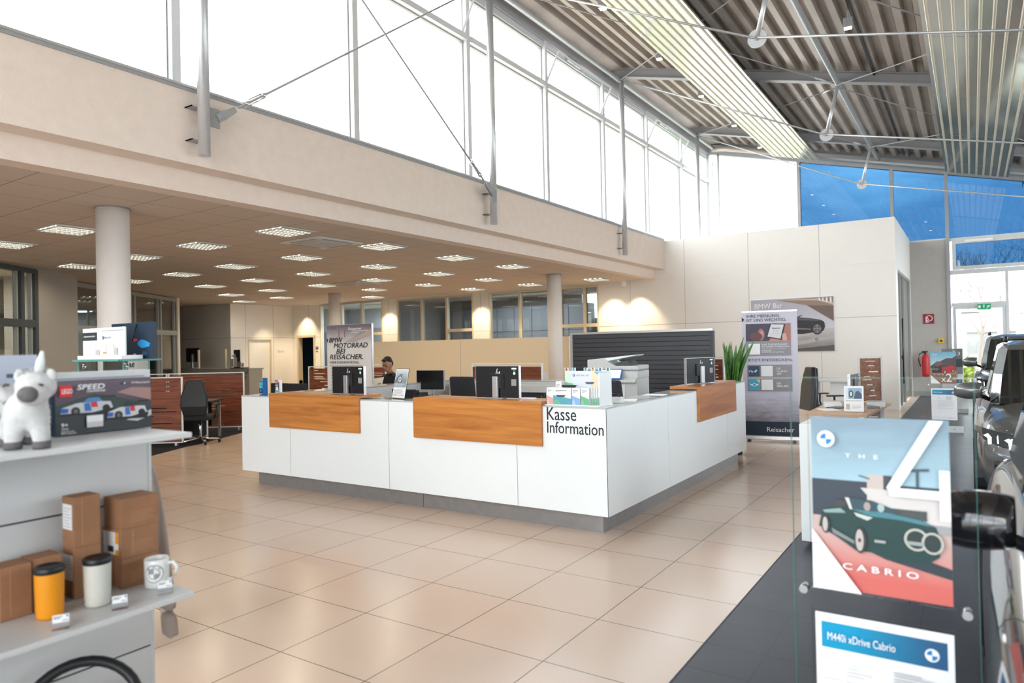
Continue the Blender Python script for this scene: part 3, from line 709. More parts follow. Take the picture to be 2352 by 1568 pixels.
tag(mb('steel').tube([(-3.62, 19.75, 7.5), (-1.75, 19.75, 5.0)], .012, 6).build('gable_brace'), 'dark brace rod falling to the right across the white corner pane', 'brace')
tag(mb('steel').tube([(-1.35, 19.7, 7.15), (-3.2, 19.7, 4.95)], .012, 6).build('gable_brace'), 'dark brace rod falling to the left across the white corner pane', 'brace')

# ---------------------------------------------------------------- side and front facades (out of view, they let the daylight in)
b = mb('alu_white')
for i in range(12): b.box(9.3, 9.42, -9+i*2.64-.05, -9+i*2.64+.05, 0, zr(9.3))
b.box(9.3, 9.42, -9, YG, 2.5, 2.6).box(9.3, 9.42, -9, YG, 4.85, 5.0)
struct(b.build('window_51'))
struct(mb('plaster_g').box(9.42, 9.5, -9, 1.5, 2.9, 5.1).box(9.42, 9.5, -9, -2.5, 0, 2.9).build('wall_light_block'))  # unseen solid wall, added to hold side daylight off the near shelf
b = mb('alu_white')
for i in range(7): b.box(-4.1+i*2.2-.05, -4.1+i*2.2+.05, -9.1, -9, 0, zr(-4.1+i*2.2))
b.box(-4.1, 9.3, -9.1, -9, 3.4, 3.5)
struct(b.build('window_52'))
struct(mb('plaster').box(-26, -4.2, -9.1, -9, 0, 3.6).build('wall_front'))

# ---------------------------------------------------------------- round columns
for x, y, lab in ((-5.6, 1.3, 'near round white column at the left, rising behind the shop displays'), (-5.6, 12.15, 'round white column between the back windows and the dark slatted screen'), (-13.68, 12.16, 'far round white column behind the tall poster board')):
    t = thing('column', lab, 'column', (x, y, 0), 0, 'round columns')
    mb('column').tube([(0, 0, 0), (0, 0, 3.47)], .185, 32).build('shaft', t)
    mb('greyframe').tube([(0, 0, 3.455), (0, 0, 3.469)], .20, 32).build('collar', t)

# ---------------------------------------------------------------- louvred ceiling lights
LAMP_W = 5
def louvre(x, y):
    t = thing('ceiling_light', '', 'ceiling light', (x, y, 3.47))
    h = .30
    b = mb('alu_white').box(-h-.02, -h, -h-.02, h+.02, -.012, -.001).box(h, h+.02, -h-.02, h+.02, -.012, -.001).box(-h, h, -h-.02, -h, -.012, -.001).box(-h, h, h, h+.02, -.012, -.001)
    b.build('frame', t)
    mb('reflector').box(-h, h, -h, h, -.004, -.002).build('reflector', t)
    b = mb('fluor')
    for k in range(4): xx = -h+.075+k*.15; b.box(xx-.012, xx+.012, -h+.02, h-.02, -.012, -.005)
    b.build('tube', t)
    b = mb('steel')
    for k in range(9): yy = -h+.03+k*.0675; b.box(-h, h, yy-.003, yy+.003, -.030, -.013)
    for k in range(5): xx = -h+k*.15; b.box(xx-.004, xx+.004, -h, h, -.030, -.013)
    b.build('louvre', t)
    d = bpy.data.lights.new('lamp_light', 'SPOT'); d.energy = 13; d.color = (1, .86, .64); d.spot_size = R(168); d.spot_blend = .6; d.shadow_soft_size = .01
    lo = bpy.data.objects.new('lamp_light', d); COL.objects.link(lo); lo.parent = t; lo.location = (0, 0, -.036)
    return t
LX = [-5.37, -7.52, -9.62, -11.75, -13.92, -16.05, -18.3]
LP = [(0, 3.70), (0, 5.77), (0, 7.85), (0, 9.92), (0, 14.1), (1, 1.66), (1, 3.73), (1, 5.8), (1, 7.87), (1, 9.93), (1, 12.0), (1, 14.1), (2, 1.66), (2, 3.75), (2, 5.8), (2, 7.87), (2, 9.95), (2, 12.0), (2, 14.1), (3, 3.73), (3, 5.9), (3, 7.9), (3, 10.0), (3, 12.0), (4, 5.95), (4, 8.0), (4, 10.0), (4, 14.1), (5, 10.1), (5, 12.0), (6, 12.15)]
o3 = ['nearest the beam', 'second from the beam', 'third from the beam', 'fourth from the beam', 'fifth from the beam', 'sixth from the beam', 'farthest from the beam']
rows = [1.66, 3.73, 5.8, 7.87, 9.95, 12.0, 14.1]; rn = ['first', 'second', 'third', 'fourth', 'fifth', 'sixth', 'seventh']
proto = None
for c, y in LP:
    k = min(range(7), key=lambda i: abs(rows[i]-y))
    lab = 'square louvred light in the low office ceiling, %s cross row, %s' % (rn[k], o3[c])
    if proto is None: proto = o = louvre(LX[c], y); o['label'] = lab; o['group'] = 'louvred ceiling lights'
    else: o = dup(proto, (LX[c], y, 3.47), None, lab, 'louvred ceiling lights')
# ceiling air cassettes
for x, y, lab in ((-5.8, 4.78, 'square air conditioning cassette between the near ceiling lights'), (-10.65, 10.25, 'square air conditioning cassette far back in the low ceiling')):
    t = thing('air_cassette', lab, 'air conditioner', (x, y, 3.47))
    b = mb('alu_white')
    for s in (.47, .44): pass
    b.box(-.48, .48, -.48, .48, -.03, -.001)
    b.build('casing', t, bevel=.01)
    b = mb('greyframe')
    for a in range(4):
        rm = Matrix.Rotation(a*PI/2, 3, 'Z'); b.box(-.30, .30, .36, .42, -.034, -.03, rm, (0, 0, 0))
    b.build('outlet', t)
    b = mb('inkgrey').box(-.28, .28, -.28, .28, -.033, -.03).mat('plaster_g')
    for k in range(14): b.box(-.27+k*.04, -.25+k*.04, -.27, .27, -.042, -.033)
    b.build('grille', t)
tag(mb('white').box(-4.98, -4.90, 14.9, 15.0, 3.30, 3.46).build('ceiling_sensor'), 'small white sensor under the ceiling at the back wall corner', 'sensor')

# recessed downlights washing the back wall
for i, (x, y) in enumerate(((-18.7, 14.75), (-17.3, 14.75), (-14.25, 14.75), (-10.15, 14.75), (-7.9, 14.75), (-5.4, 14.75), (-4.6, 14.75), (-18.9, 13.7))):
    t = thing('downlight', 'small recessed downlight washing the back wall, %s from the left' % ['first', 'second', 'third', 'fourth', 'fifth', 'sixth', 'seventh', 'eighth'][i], 'ceiling light', (x, y, 3.469), 0, 'recessed downlights')
    mb('alu_white').lathe([(.045, -.004), (.07, -.004), (.07, 0), (.045, 0)], 20).build('ring', t)
    mb('spotglow').tube([(0, 0, -.003), (0, 0, -.001)], .045, 16, smooth=False).build('lens', t)
    d = bpy.data.lights.new('beam', 'SPOT'); d.energy = 85; d.color = (1, .80, .52); d.spot_size = R(80); d.spot_blend = .6; d.shadow_soft_size = .04
    lo = bpy.data.objects.new('beam', d); COL.objects.link(lo); lo.parent = t; lo.location = (0, 0, -.02); lo.rotation_euler = (R(10), 0, 0)
# ================================================================ RECEPTION COUNTER
def W(b, name, par, **k):
    """part modelled in world metres under an unrotated thing"""
    return b.build(name, par, loc=-Vector(par.location), **k)
rc = thing('reception_counter', 'large white glass-clad reception counter on a recessed grey plinth, in the middle of the hall', 'counter', (-1.96, 4.4, 0))
X0, X1, Y0, Y1 = -4.51, .58, 2.30, 6.66; D = .32
b = mb('white')
for a, c in ((X0, -3.583), (-3.577, -1.983), (-1.977, -.353), (-.347, X1)): b.box(a, c, Y0, Y0+.018, .17, 1.098)
W(b, 'front_panel', rc)
b = mb('white')
for a, c in ((Y0+.02, 3.737), (3.743, 5.797), (5.803, Y1)): b.box(X1-.018, X1, a, c, .17, 1.098)
W(b, 'side_panel', rc)
W(mb('white').box(X0, X0+.018, Y0+.02, Y1, .17, 1.098), 'side_panel', rc)
W(mb('white').box(X1-D, X1-.02, Y1-.02, Y1, .17, 1.098).box(X0+.02, -1.35, Y1-.02, Y1, .17, 1.098), 'end_panel', rc)
W(mb('darkink').box(X1-.006, X1-.001, Y0-.001, Y0+.006, .17, 1.098), 'corner_joint', rc)
b = mb('offwhite').box(X0+.02, X1-.02, Y0+.02, Y0+D, .17, 1.095).box(X1-D, X1-.02, Y0+D, Y1-.02, .17, 1.095).box(X0+.02, X0+D, Y0+D, Y1-.02, .17, 1.095).box(X0+D, -1.35, Y1-D-.1, Y1-.02, .17, 1.095)
W(b, 'carcass', rc)
b = mb('glass_top').box(X0, X1, Y0, Y0+D, 1.099, 1.112).box(X1-D, X1, Y0+D, Y1, 1.099, 1.112).box(X0, X0+D, Y0+D, Y1, 1.099, 1.112).box(X0+D, -1.35, Y1-D-.1, Y1, 1.099, 1.112)
W(b, 'glass_top', rc)
b = mb('plinth').box(-4.32, .478, 2.40, 2.44, 0, .17).box(.44, .478, 2.44, 6.6, 0, .17).box(-4.32, -4.28, 2.44, 6.6, 0, .17).box(.28, .44, 6.56, 6.6, 0, .17).box(-4.28, -1.35, 6.56, 6.6, 0, .17).mat('darkink').box(-1.60, -1.597, 2.398, 2.4, 0, .17)
W(b, 'plinth', rc)
for n, key, box_top, box_front in (('a', 'teak', (-3.93, -2.395, 2.272, 2.62), (-3.93, -2.395)), ('b', 'teak', (-1.605, -.06, 2.272, 2.62), (-1.605, -.06))):
    x0, x1, y0, y1 = box_top
    W(mb('teak').box(x0, x1, y0, y1, 1.122, 1.152).box(x0, x1, y0, 2.298, .742, 1.122), 'teak_shelf', rc, bevel=.002)
W(mb('teak_y_shaded').box(.262, .608, 4.66, 6.13, 1.122, 1.152).box(.582, .608, 4.66, 6.13, .75, 1.122).mat('teak').box(.262, .608, 4.645, 4.66, 1.122, 1.152).box(.582, .608, 4.645, 4.66, .75, 1.122), 'teak_shelf', rc)
# inner desks and drawer units
W(mb('offwhite').box(-4.1, .18, Y0+D, 3.35, .72, .75), 'inner_desktop', rc)
W(mb('offwhite').box(-.45, .25, 3.35, 5.2, .72, .75), 'inner_desktop', rc)
for k, (x, y) in enumerate(((-4.0, 5.6), (-3.3, 5.6), (-2.6, 5.6))):
    W(mb('offwhite').box(x, x+.68, y+.25, y+.62, .17, 1.06).mat('inkgrey').box(x, x+.68, y+.245, y+.25, .6, .606), 'drawer_unit', rc)
# wording on the front
t = text(rc, 'Kasse', -.015+1.96, Y0-.002-4.4, .985, .30, .115, 'darkink', .012, name='lettering')
t = text(rc, 'Information', -.015+1.96, Y0-.002-4.4, .868, .565, .105, 'darkink', .012, name='lettering')

# ================================================================ MONITORS
def monitor(x, y, z, rz, label, back=True, group='monitors on the counter', h0=.0):
    """origin at the foot; screen faces local +y, back faces local -y"""
    t = thing('monitor', label, 'monitor', (x, y, z), rz, group)
    mb('greyframe').box(-.11, .11, -.07, .11, 0, .012).build('base', t, bevel=.004)
    mb('alu').box(-.032, .032, -.045, -.015, .012, .24).build('stand', t, bevel=.003)
    z0 = .01+h0
    b = mb('black').box(-.27, .27, .0, .035, z0+.0, z0+.34); b.box(-.09, .09, -.015, 0, z0+.10, z0+.26)
    b.build('casing', t, bevel=.004)
    mb('alu').box(-.274, -.27, -.002, .037, z0-.002, z0+.342).box(.27, .274, -.002, .037, z0-.002, z0+.342).box(-.27, .27, -.002, .037, z0+.34, z0+.344).box(-.27, .27, .0, .037, z0-.014, z0).build('rim', t)
    mb('screen').box(-.262, .262, .035, .037, z0+.008, z0+.332).build('screen', t)
    art('logo', t, [('inkwhite', [(-.02, z0+.245), (-.013, z0+.245), (.012, z0+.315), (.005, z0+.315)]), ('inkwhite', [(-.003, z0+.245), (.003, z0+.245), (.016, z0+.283), (.010, z0+.283)]), ('inkwhite', [(.008, z0+.225), (.015, z0+.225), (.037, z0+.283), (.030, z0+.283)]), ('inkwhite', [(.028, z0+.25), (.033, z0+.25), (.046, z0+.283), (.041, z0+.283)])], -.001)
    art('sticker', t, [('inkwhite', rect(.185, .245, z0+.305, z0+.322)), ('green', rect(.205, .232, z0+.262, z0+.302)), ('inkwhite', disc(.2185, z0+.262, .0145))], -.001)
    mb('greyframe').box(.18, .24, -.002, .0, z0+.13, z0+.20).build('port_cover', t)
    t.scale = (.94, .94, .90)
    return t
m1 = monitor(-2.745, 2.45, 1.152, 0, 'black monitor seen from behind on the leftmost wooden counter shelf')
monitor(-.665, 2.45, 1.152, 0, 'black monitor seen from behind on the wooden shelf beside the counter lettering')
monitor(.42, 5.28, 1.152, R(68), 'black monitor turned sideways on the side counter shelf near the plant')
# monitor facing the viewer on the inner desk
t = monitor(-4.02, 5.42, .90, R(-172), 'silver-edged monitor facing the viewer in the middle of the reception area', h0=.10)
s = thing('standing_desk', 'pale raised work table inside the reception ring carrying the silver monitor', 'desk', (-3.7, 5.40, 0))
mb('offwhite').box(-.45, 1.1, -.35, .25, .87, .90).build('tabletop', s, bevel=.004)
for dx in (-.35, 1.0): mb('steel').box(dx-.04, dx+.04, -.04, .04, .03, .87).box(dx-.03, dx+.03, -.35, .35, 0, .03).build('leg', s)
tag(mb('black').box(-.22, .22, -.07, .07, 0, .02).build('keyboard', None, (-3.65, 5.15, .90), bevel=.004, rotz=R(6)), 'black keyboard in front of the silver monitor', 'keyboard')
t = thing('desk_phone', 'black desk phone beside the silver monitor', 'phone', (-4.0, 5.12, .90), R(20))
mb('black').prismx([(-.09, 0), (.09, 0), (.09, .07), (-.09, .02)], -.1, .1).build('base', t, bevel=.004)
mb('black').box(-.09, -.04, -.09, .09, .055, .085, Matrix.Rotation(R(12), 3, 'X')).build('handset', t, bevel=.01)
tag(mb('paper').prismx([(-.10, 0), (0, .16), (.10, 0), (.097, 0), (0, .155), (-.097, 0)], -.06, .06).build('tent_card', None, (-3.35, 5.5, .90), rotz=R(15)), 'small white tent card right of the silver monitor', 'card')

# ================================================================ PADDED RECEPTION CHAIRS
def padded_chair(x, y, rz, label, top=1.27):
    t = thing('office_chair', label, 'chair', (x, y, 0), rz, 'dark padded reception chairs')
    b = mb('fabric'); b.loft([[(sx*.22*(1-.06*k/4), -.02+.015*k+dy*.03, z) for sx, dy in ((-1, -1), (1, -1), (1, 1), (-1, 1))] for k, z in enumerate((.66, .82, .98, 1.13, top))], smooth=False)
    b.build('backrest', t, bevel=.025)
    mb('fabric').box(-.24, .24, .0, .50, .52, .61).build('seat', t, bevel=.03)
    mb('black').box(-.03, .03, -.05, -.02, .52, .9).build('back_support', t)
    mb('chrome').tube([(0, .24, .10), (0, .24, .52)], .03, 10).build('gas_spring', t)
    b = mb('black')
    for k in range(5):
        a = 2*PI*k/5; b.tube([(0, .24, .10), (.30*math.cos(a), .24+.30*math.sin(a), .07)], .018, 6)
    b.build('star_base', t)
    for k in range(5):
        a = 2*PI*k/5; mb('rubber').tube([(.30*math.cos(a)-.012, .24+.30*math.sin(a), .03), (.30*math.cos(a)+.012, .24+.30*math.sin(a), .03)], .03, 10).build('castor', t)
    return t
padded_chair(-.17, 4.0, R(150), 'dark padded office chair behind the side counter, right of the copier', 1.26)
padded_chair(-2.62, 4.45, R(178), 'dark padded office chair right of the silver monitor', 1.26)
padded_chair(-1.02, 3.6, R(185), 'dark padded office chair low behind the middle counter monitor', 1.13)
padded_chair(-3.05, 3.75, R(175), 'dark padded office chair low behind the angled price sheet holder', 1.10)

# ================================================================ THINGS ON THE COUNTER
# acrylic sheet holder with flyer
t = thing('sheet_holder', 'clear acrylic holder with a car flyer between the two front shelves', 'sign holder', (-2.02, 2.50, 1.112), R(-14))
tl = Matrix.Rotation(R(-12), 3, 'X')
hold = Matrix.Rotation(R(-12), 3, 'X')
def tilt(o, ang=-12):
    for v in o.data.vertices: v.co = Matrix.Rotation(R(ang), 3, 'X') @ v.co
    return o
tilt(mb('acrylic').box(-.125, .125, 0, .004, 0, .335).build('back_sheet', t))
mb('acrylic').box(-.125, .125, -.03, .12, 0, .004).build('foot', t)
grad('gr_flyer', (.25, .30, .34), (.62, .72, .78), .2, .33, noise=.1)
o = tilt(art('flyer', t, [('inkwhite', rect(-.12, .12, .01, .328)), ('gr_flyer', rect(-.112, .112, .14, .318)), ((.08, .09, .10), disc(-.02, .215, .045)), ((.6, .62, .64), disc(-.02, .215, .032)), ((.15, .16, .17), disc(-.02, .215, .012)), ((.16, .18, .20), [(-.112, .20), (-.07, .24), (-.02, .275), (.04, .27), (.0, .255), (-.06, .225), (-.085, .18), (-.112, .17)]), ((.30, .38, .44), rect(-.112, .112, .128, .175))]+[(c, rect(-.10+i*.032, -.085+i*.032, .035, .045)) for i, c in enumerate(((.1, .1, .4), (.05, .1, .4), (.7, .25, .05), (.8, .5, .2), (.1, .3, .5), (.3, .3, .3), (.4, .4, .5)))], -.001))
o = text(t, 'BARZAHLUNG BIS ZU\n€ 3000,- MÖGLICH', -.10, -.007, .135, .18, .032, 'inkwhite', .01, name='lettering'); tilt(o)
for q in range(5): tilt(art('text_line', t, [('inkgrey', rect(-.10, .08-.02*(q % 2), .10-q*.011, .103-q*.011))], -.006))
# little leaflet dispensers at the left corner
t = thing('leaflet_box', 'bright blue leaflet dispenser at the left end of the counter top', 'leaflet box', (-4.27, 2.45, 1.112), R(-10))
mb('blue').box(-.055, .055, -.03, .03, 0, .175).box(-.055, .055, .02, .03, .175, .215).build('box', t)
art('print', t, [((.02, .30, .55), rect(-.048, .048, .07, .165)), ((.05, .55, .55), rect(-.048, .048, .125, .165)), ('navy', [(-.035, .03), (.035, .03), (.04, .08), (-.04, .08)]), ('inkwhite', disc(0, .055, .010)), ('inkwhite', rect(-.03, .03, .098, .102)), ('inkwhite', rect(-.03, .02, .108, .112)), ('inkwhite', disc(-.03, .014, .008, 10)), ('inkwhite', rect(-.015, .03, .011, .017))], -.031)
t = thing('leaflet_stack', 'stack of small leaflets with a turquoise base print right of the blue dispenser', 'leaflets', (-4.06, 2.52, 1.112), R(-8))
mb('paper').box(-.05, .05, -.02, .02, 0, .19).build('block', t)
art('print', t, [('cyan', rect(-.05, .05, 0, .075)), ((.12, .10, .11), rect(-.05, .05, .075, .15)), ((.65, .12, .16), [(-.05, .15), (.05, .15), (.05, .165), (-.02, .158)]), ('inkwhite', disc(0, .075, .032)), ('inkwhite', rect(-.03, .03, .03, .07)), ('green', disc(-.012, .05, .012)), ('green', disc(.015, .045, .012)), ('inkwhite', rect(-.03, .03, .12, .128)), ('navy', rect(-.04, .03, .17, .182))], -.021)
tag(mb('inkwhite').box(-.07, .07, -.03, .03, 0, .012).mat('redsign').box(-.068, .066, -.031, .028, .004, .007).build('notepad', None, (-.33, 2.49, 1.152), rotz=R(3)), 'small white notepad on the wooden shelf beside the fragrance display', 'notepad')

# fragrance display "NATURAL AIR"
t = thing('fragrance_display', 'white acrylic counter display with pastel fragrance boxes above the lettering', 'display stand', (.21, 2.47, 1.112), 0)
mb('white').box(-.30, .29, -.13, .14, 0, .012).build('tray', t, bevel=.003)
mb('white').box(-.18, .29, .10, .112, .012, .305).box(.278, .29, -.13, .10, .012, .30).build('back_panel', t)
mb('acrylic').box(-.30, .29, -.13, -.127, .012, .085).build('front_lip', t)
grad('gr_na', (.78, .80, .86), (.72, .78, .85), .0, .3)
art('artwork', t, [((.72, .76, .84), rect(-.18, .275, .02, .30)), ((.22, .55, .36), [(-.18, .10), (-.04, .10), (-.13, .24), (-.18, .25)]), ((.60, .78, .68), [(-.18, .20), (-.10, .19), (-.14, .30), (-.18, .30)]), ((.80, .70, .48), [(.10, .10), (.275, .10), (.275, .23), (.10, .30)]), ((.15, .45, .58), [(.12, .30), (.275, .30), (.275, .19)]), ((.10, .11, .13), [(.03, .205), (.13, .205), (.11, .185), (.045, .185)])]+roundel(-.085, .265, .012), .099)
text(t, 'NATURAL AIR', -.06, .096, .257, .13, .015, 'inkgrey', name='lettering')
def carton(x, y, w, d, h, cols, label, k):
    c = thing('fragrance_box', label, 'box', (.21+x, 2.47+y, 1.124), 0, 'fragrance boxes in the display')
    mb('paper').box(0, w, 0, d, 0, h).build('carton', c)
    a, bb = cols
    art('print', c, [(a, [(0, 0), (w, 0), (w, h*.35), (0, h*.55)]), (bb, [(0, 0), (w*.45, 0), (w*.25, h*.30), (0, h*.2)]), ('inkgrey', rect(w*.15, w*.75, h*.82, h*.86)), ('inkgrey', rect(w*.15, w*.45, h*.74, h*.765))], -.0005)
    return c
carton(-.255, -.115, .065, .09, .15, ((.78, .45, .38), (.80, .62, .55)), 'salmon printed fragrance box, leftmost in the display', 0)
carton(-.185, -.12, .185, .10, .15, ((.15, .45, .55), (.20, .55, .38)), 'wide fragrance box with a black clip picture in the display', 1)
carton(.01, -.12, .08, .10, .15, ((.30, .50, .80), (.55, .68, .85)), 'blue printed fragrance box in the middle of the display', 2)
c0 = carton(.10, -.12, .08, .018, .15, ((.20, .55, .32), (.30, .62, .45)), 'green printed fragrance box at the front of the right-hand row', 3)
for k in range(5): dup(c0, (.31+.012*k, 2.37+.022*k, 1.124), None, 'white-edged green fragrance box, %s behind the front one of the right-hand row' % ['first', 'second', 'third', 'fourth', 'last'][k])
carton(-.225, .0, .06, .07, .20, ((.80, .82, .83), (.85, .86, .87)), 'taller plain white fragrance box behind the salmon one', 4)
art('clip_picture', [o for o in bpy.data.objects if o.get('label', '').startswith('wide fragrance')][0], [((.06, .07, .08), [(.03, .085), (.13, .085), (.115, .068), (.045, .068)])], -.002)
t2 = thing('scent_clip', 'black scent clip lying on the wide fragrance box', 'scent clip', (.14, 2.42, 1.2745), 0)
mb('black').prism([(-.05, 0), (.07, 0), (.09, .022), (-.06, .022)], -.015, .015).build('clip', t2, bevel=.003)
for k, (x, c, n) in enumerate(((-.165, 'red', 'red'), (-.09, 'cyan', 'turquoise'), (.035, 'cyan', 'petrol blue'), (.11, 'orange', 'orange'), (.185, 'blue', 'blue'), (.26, 'green', 'green'))):
    q = thing('scent_tester', 'small %s scent tester on top of the fragrance display%s' % (n, ' left of centre' if k == 1 else ''), 'scent tester', (.21+x, 2.576, 1.417), 0, 'scent testers on the fragrance display')
    mb('white').box(-.018, .018, -.006, .006, 0, .03).build('holder', q)
    mb(c).box(-.010, .012, -.0075, -.006, .002, .018).mat('darkink').box(-.008, .010, -.0075, -.006, .022, .029).build('capsule', q)

# papers on the side counter top
for x, y, w, h, k, rz, lab in ((.40, 3.10, .21, .29, 'paper', 20, 'white sheet lying on the side counter glass, nearest the corner'), (.42, 3.42, .21, .29, 'inkgrey', -10, 'grey brochure lying on the side counter glass'), (.40, 3.85, .22, .16, 'paper', 5, 'small white pad lying on the side counter glass, farthest from the corner')):
    tag(mb(k).box(-w/2, w/2, -h/2, h/2, 0, .004).build('brochure', None, (x, y, 1.1125), rotz=R(rz)), lab, 'paper', 'papers on the side counter')
t = thing('desk_phone', 'white telephone console on the side counter near the corner', 'phone', (.42, 2.80, 1.1125), R(30))
mb('offwhite').prismx([(-.09, 0), (.09, 0), (.09, .05), (-.09, .015)], -.09, .09).build('base', t, bevel=.004)
mb('black').tube([(-.06, .05, .06), (0, .05, .075), (.06, .05, .06)], .012, 8).build('handset', t)

# ================================================================ COPIER
t = thing('copier', 'large light grey office copier with a lit touch screen behind the counter', 'copier', (-.83, 5.55, 0), R(8))
b = mb('offwhite').box(-.30, .30, -.30, .32, .05, .62); b.mat('greyframe').box(-.30, .30, -.29, .31, .0, .05)
b.build('paper_cabinet', t, bevel=.006)
for k in range(3): mb('offwhite').box(-.285, .285, -.312, -.30, .08+k*.175, .245+k*.175).build('paper_drawer', t, bevel=.003)
mb('offwhite').box(-.02, .36, -.30, .32, .62, 1.20).build('body', t, bevel=.01)
mb('white').box(.0, .20, -.312, -.30, .78, 1.13).build('front_door', t, bevel=.005)
mb('greyframe').box(-.30, -.02, .0, .30, .62, 1.16).build('finisher_back', t)
for k, z in enumerate((.66, .84, 1.0)):
    mb('darkframe').prism([(-.34, z), (-.02, z-.02), (-.02, z+.03), (-.34, z+.06)], -.26, .2).build('output_tray', t)
b = mb('offwhite').box(-.34, .36, -.26, .33, 1.20, 1.30); b.mat('greyframe').box(-.34, .36, -.255, .33, 1.30, 1.315)
b.build('scanner', t, bevel=.008)
b = mb('offwhite').prism([(-.34, 1.315), (.36, 1.315), (.36, 1.37), (.05, 1.37), (-.05, 1.42), (-.12, 1.475), (-.34, 1.455)], -.24, .33)
b.build('document_feeder', t, bevel=.01)
mb('white').prism([(-.10, 1.43), (.30, 1.50), (.31, 1.515), (-.12, 1.475)], -.18, .27).build('feeder_tray', t, bevel=.003)
mb('darkframe').prism([(-.02, 1.372), (.25, 1.372), (.20, 1.44), (.08, 1.42)], -.16, .2).build('feeder_slot', t)
b = mb('offwhite').prismx([(-.28, 1.18), (-.40, 1.16), (-.40, 1.19), (-.28, 1.22)], -.12, .36)
b.build('control_shelf', t)
rm = Matrix.Rotation(R(-38), 3, 'X')
sc_ = mb('blue').box(-.13, .17, -.40, -.385, 1.20, 1.36, rm, (0, -.39, 1.20)); o = sc_.build('screen_bezel', t)
M['copyscreen'] = principled('copier_screen', (.6, .7, .8), .2, emis=(.62, .80, .98), es=.8)
mb('copyscreen').box(-.115, .155, -.4015, -.40, 1.215, 1.345, rm, (0, -.39, 1.20)).build('screen', t)

# ================================================================ SLATTED SCREEN, PLANT, BACK LEG THINGS
t = thing('slat_screen', 'wide charcoal slatted screen wall with silver rails behind the copier', 'screen', (-1.36, 7.5, 0))
b = mb('darkink').box(-1.2, 1.2, 0, .06, .10, 1.84)
b.build('core', t)
b = mb('slat')
for k in range(23): b.prismx([(-.012, .12+k*.075), (0, .12+k*.075), (0, .184+k*.075), (-.006, .184+k*.075)], -1.2, 1.2)
b.build('slats', t, norm=False)
mb('alu').box(-1.25, 1.25, -.02, .08, 1.84, 1.875).build('top_rail', t)
for x in (-1.25, 1.2): mb('alu' if x < 0 else 'slat').box(x, x+.05, -.02, .08, 0, 1.84).build('post', t)
t = thing('snake_plant', 'tall snake plant with upright green leaves beside the slatted screen', 'plant', (.22, 7.25, 0))
mb('darkframe').lathe([(.14, 0), (.19, .85), (.20, 1.05), (.18, 1.05), (.17, 1.0)], 20).build('pot', t)
mb('bark').lathe([(.001, 1.0), (.17, 1.0)], 20).build('soil', t)
rnd = random.Random(5)
for k in range(26):
    a = rnd.uniform(0, 2*PI); r0 = rnd.uniform(.01, .11); h = rnd.uniform(.42, .74); lean = rnd.uniform(.02, .20) if r0 > .05 else rnd.uniform(0, .05)
    if k == 0: a, r0, lean, h = .3, .09, .26, .68
    w = rnd.uniform(.022, .034); tw = rnd.uniform(0, PI)
    rings = []
    for i in range(8):
        s_ = i/7; ww = w*(.75+.5*math.sin(PI*s_*.8))*(1-s_**4)+.001; al = tw+s_*.6
        cx = math.cos(a)*(r0+lean*s_**1.6); cy = math.sin(a)*(r0+lean*s_**1.6); z = 1.0+h*s_
        dx, dy = math.cos(al)*ww, math.sin(al)*ww; nx, ny = -math.sin(al)*.004, math.cos(al)*.004
        rings.append([(cx-dx, cy-dy, z), (cx+nx, cy+ny, z), (cx+dx, cy+dy, z), (cx-nx, cy-ny, z)])
    mb('leaf').loft(rings).build('leaf', t)
# ================================================================ BANNER, WALL POSTER, BOARD
t = thing('rollup_banner', 'tall lilac roll-up banner with two dark app panels, standing behind the counter corner', 'banner', (.0, 8.72, 0), R(9))
bw = .86
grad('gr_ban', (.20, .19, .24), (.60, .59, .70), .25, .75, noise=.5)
mb('alu').box(-.02, bw+.02, -.06, .10, .03, .10).build('base_cassette', t, bevel=.01)
for xx in (.08, bw-.08): mb('black').box(xx-.02, xx+.02, -.14, .16, 0, .03).build('foot', t)
mb('alu').box(0, bw, -.005, .02, 2.14, 2.165).build('top_rail', t)
mb('alu').tube([(bw/2, .03, .1), (bw/2, .03, 2.15)], .012, 8).build('support_pole', t)
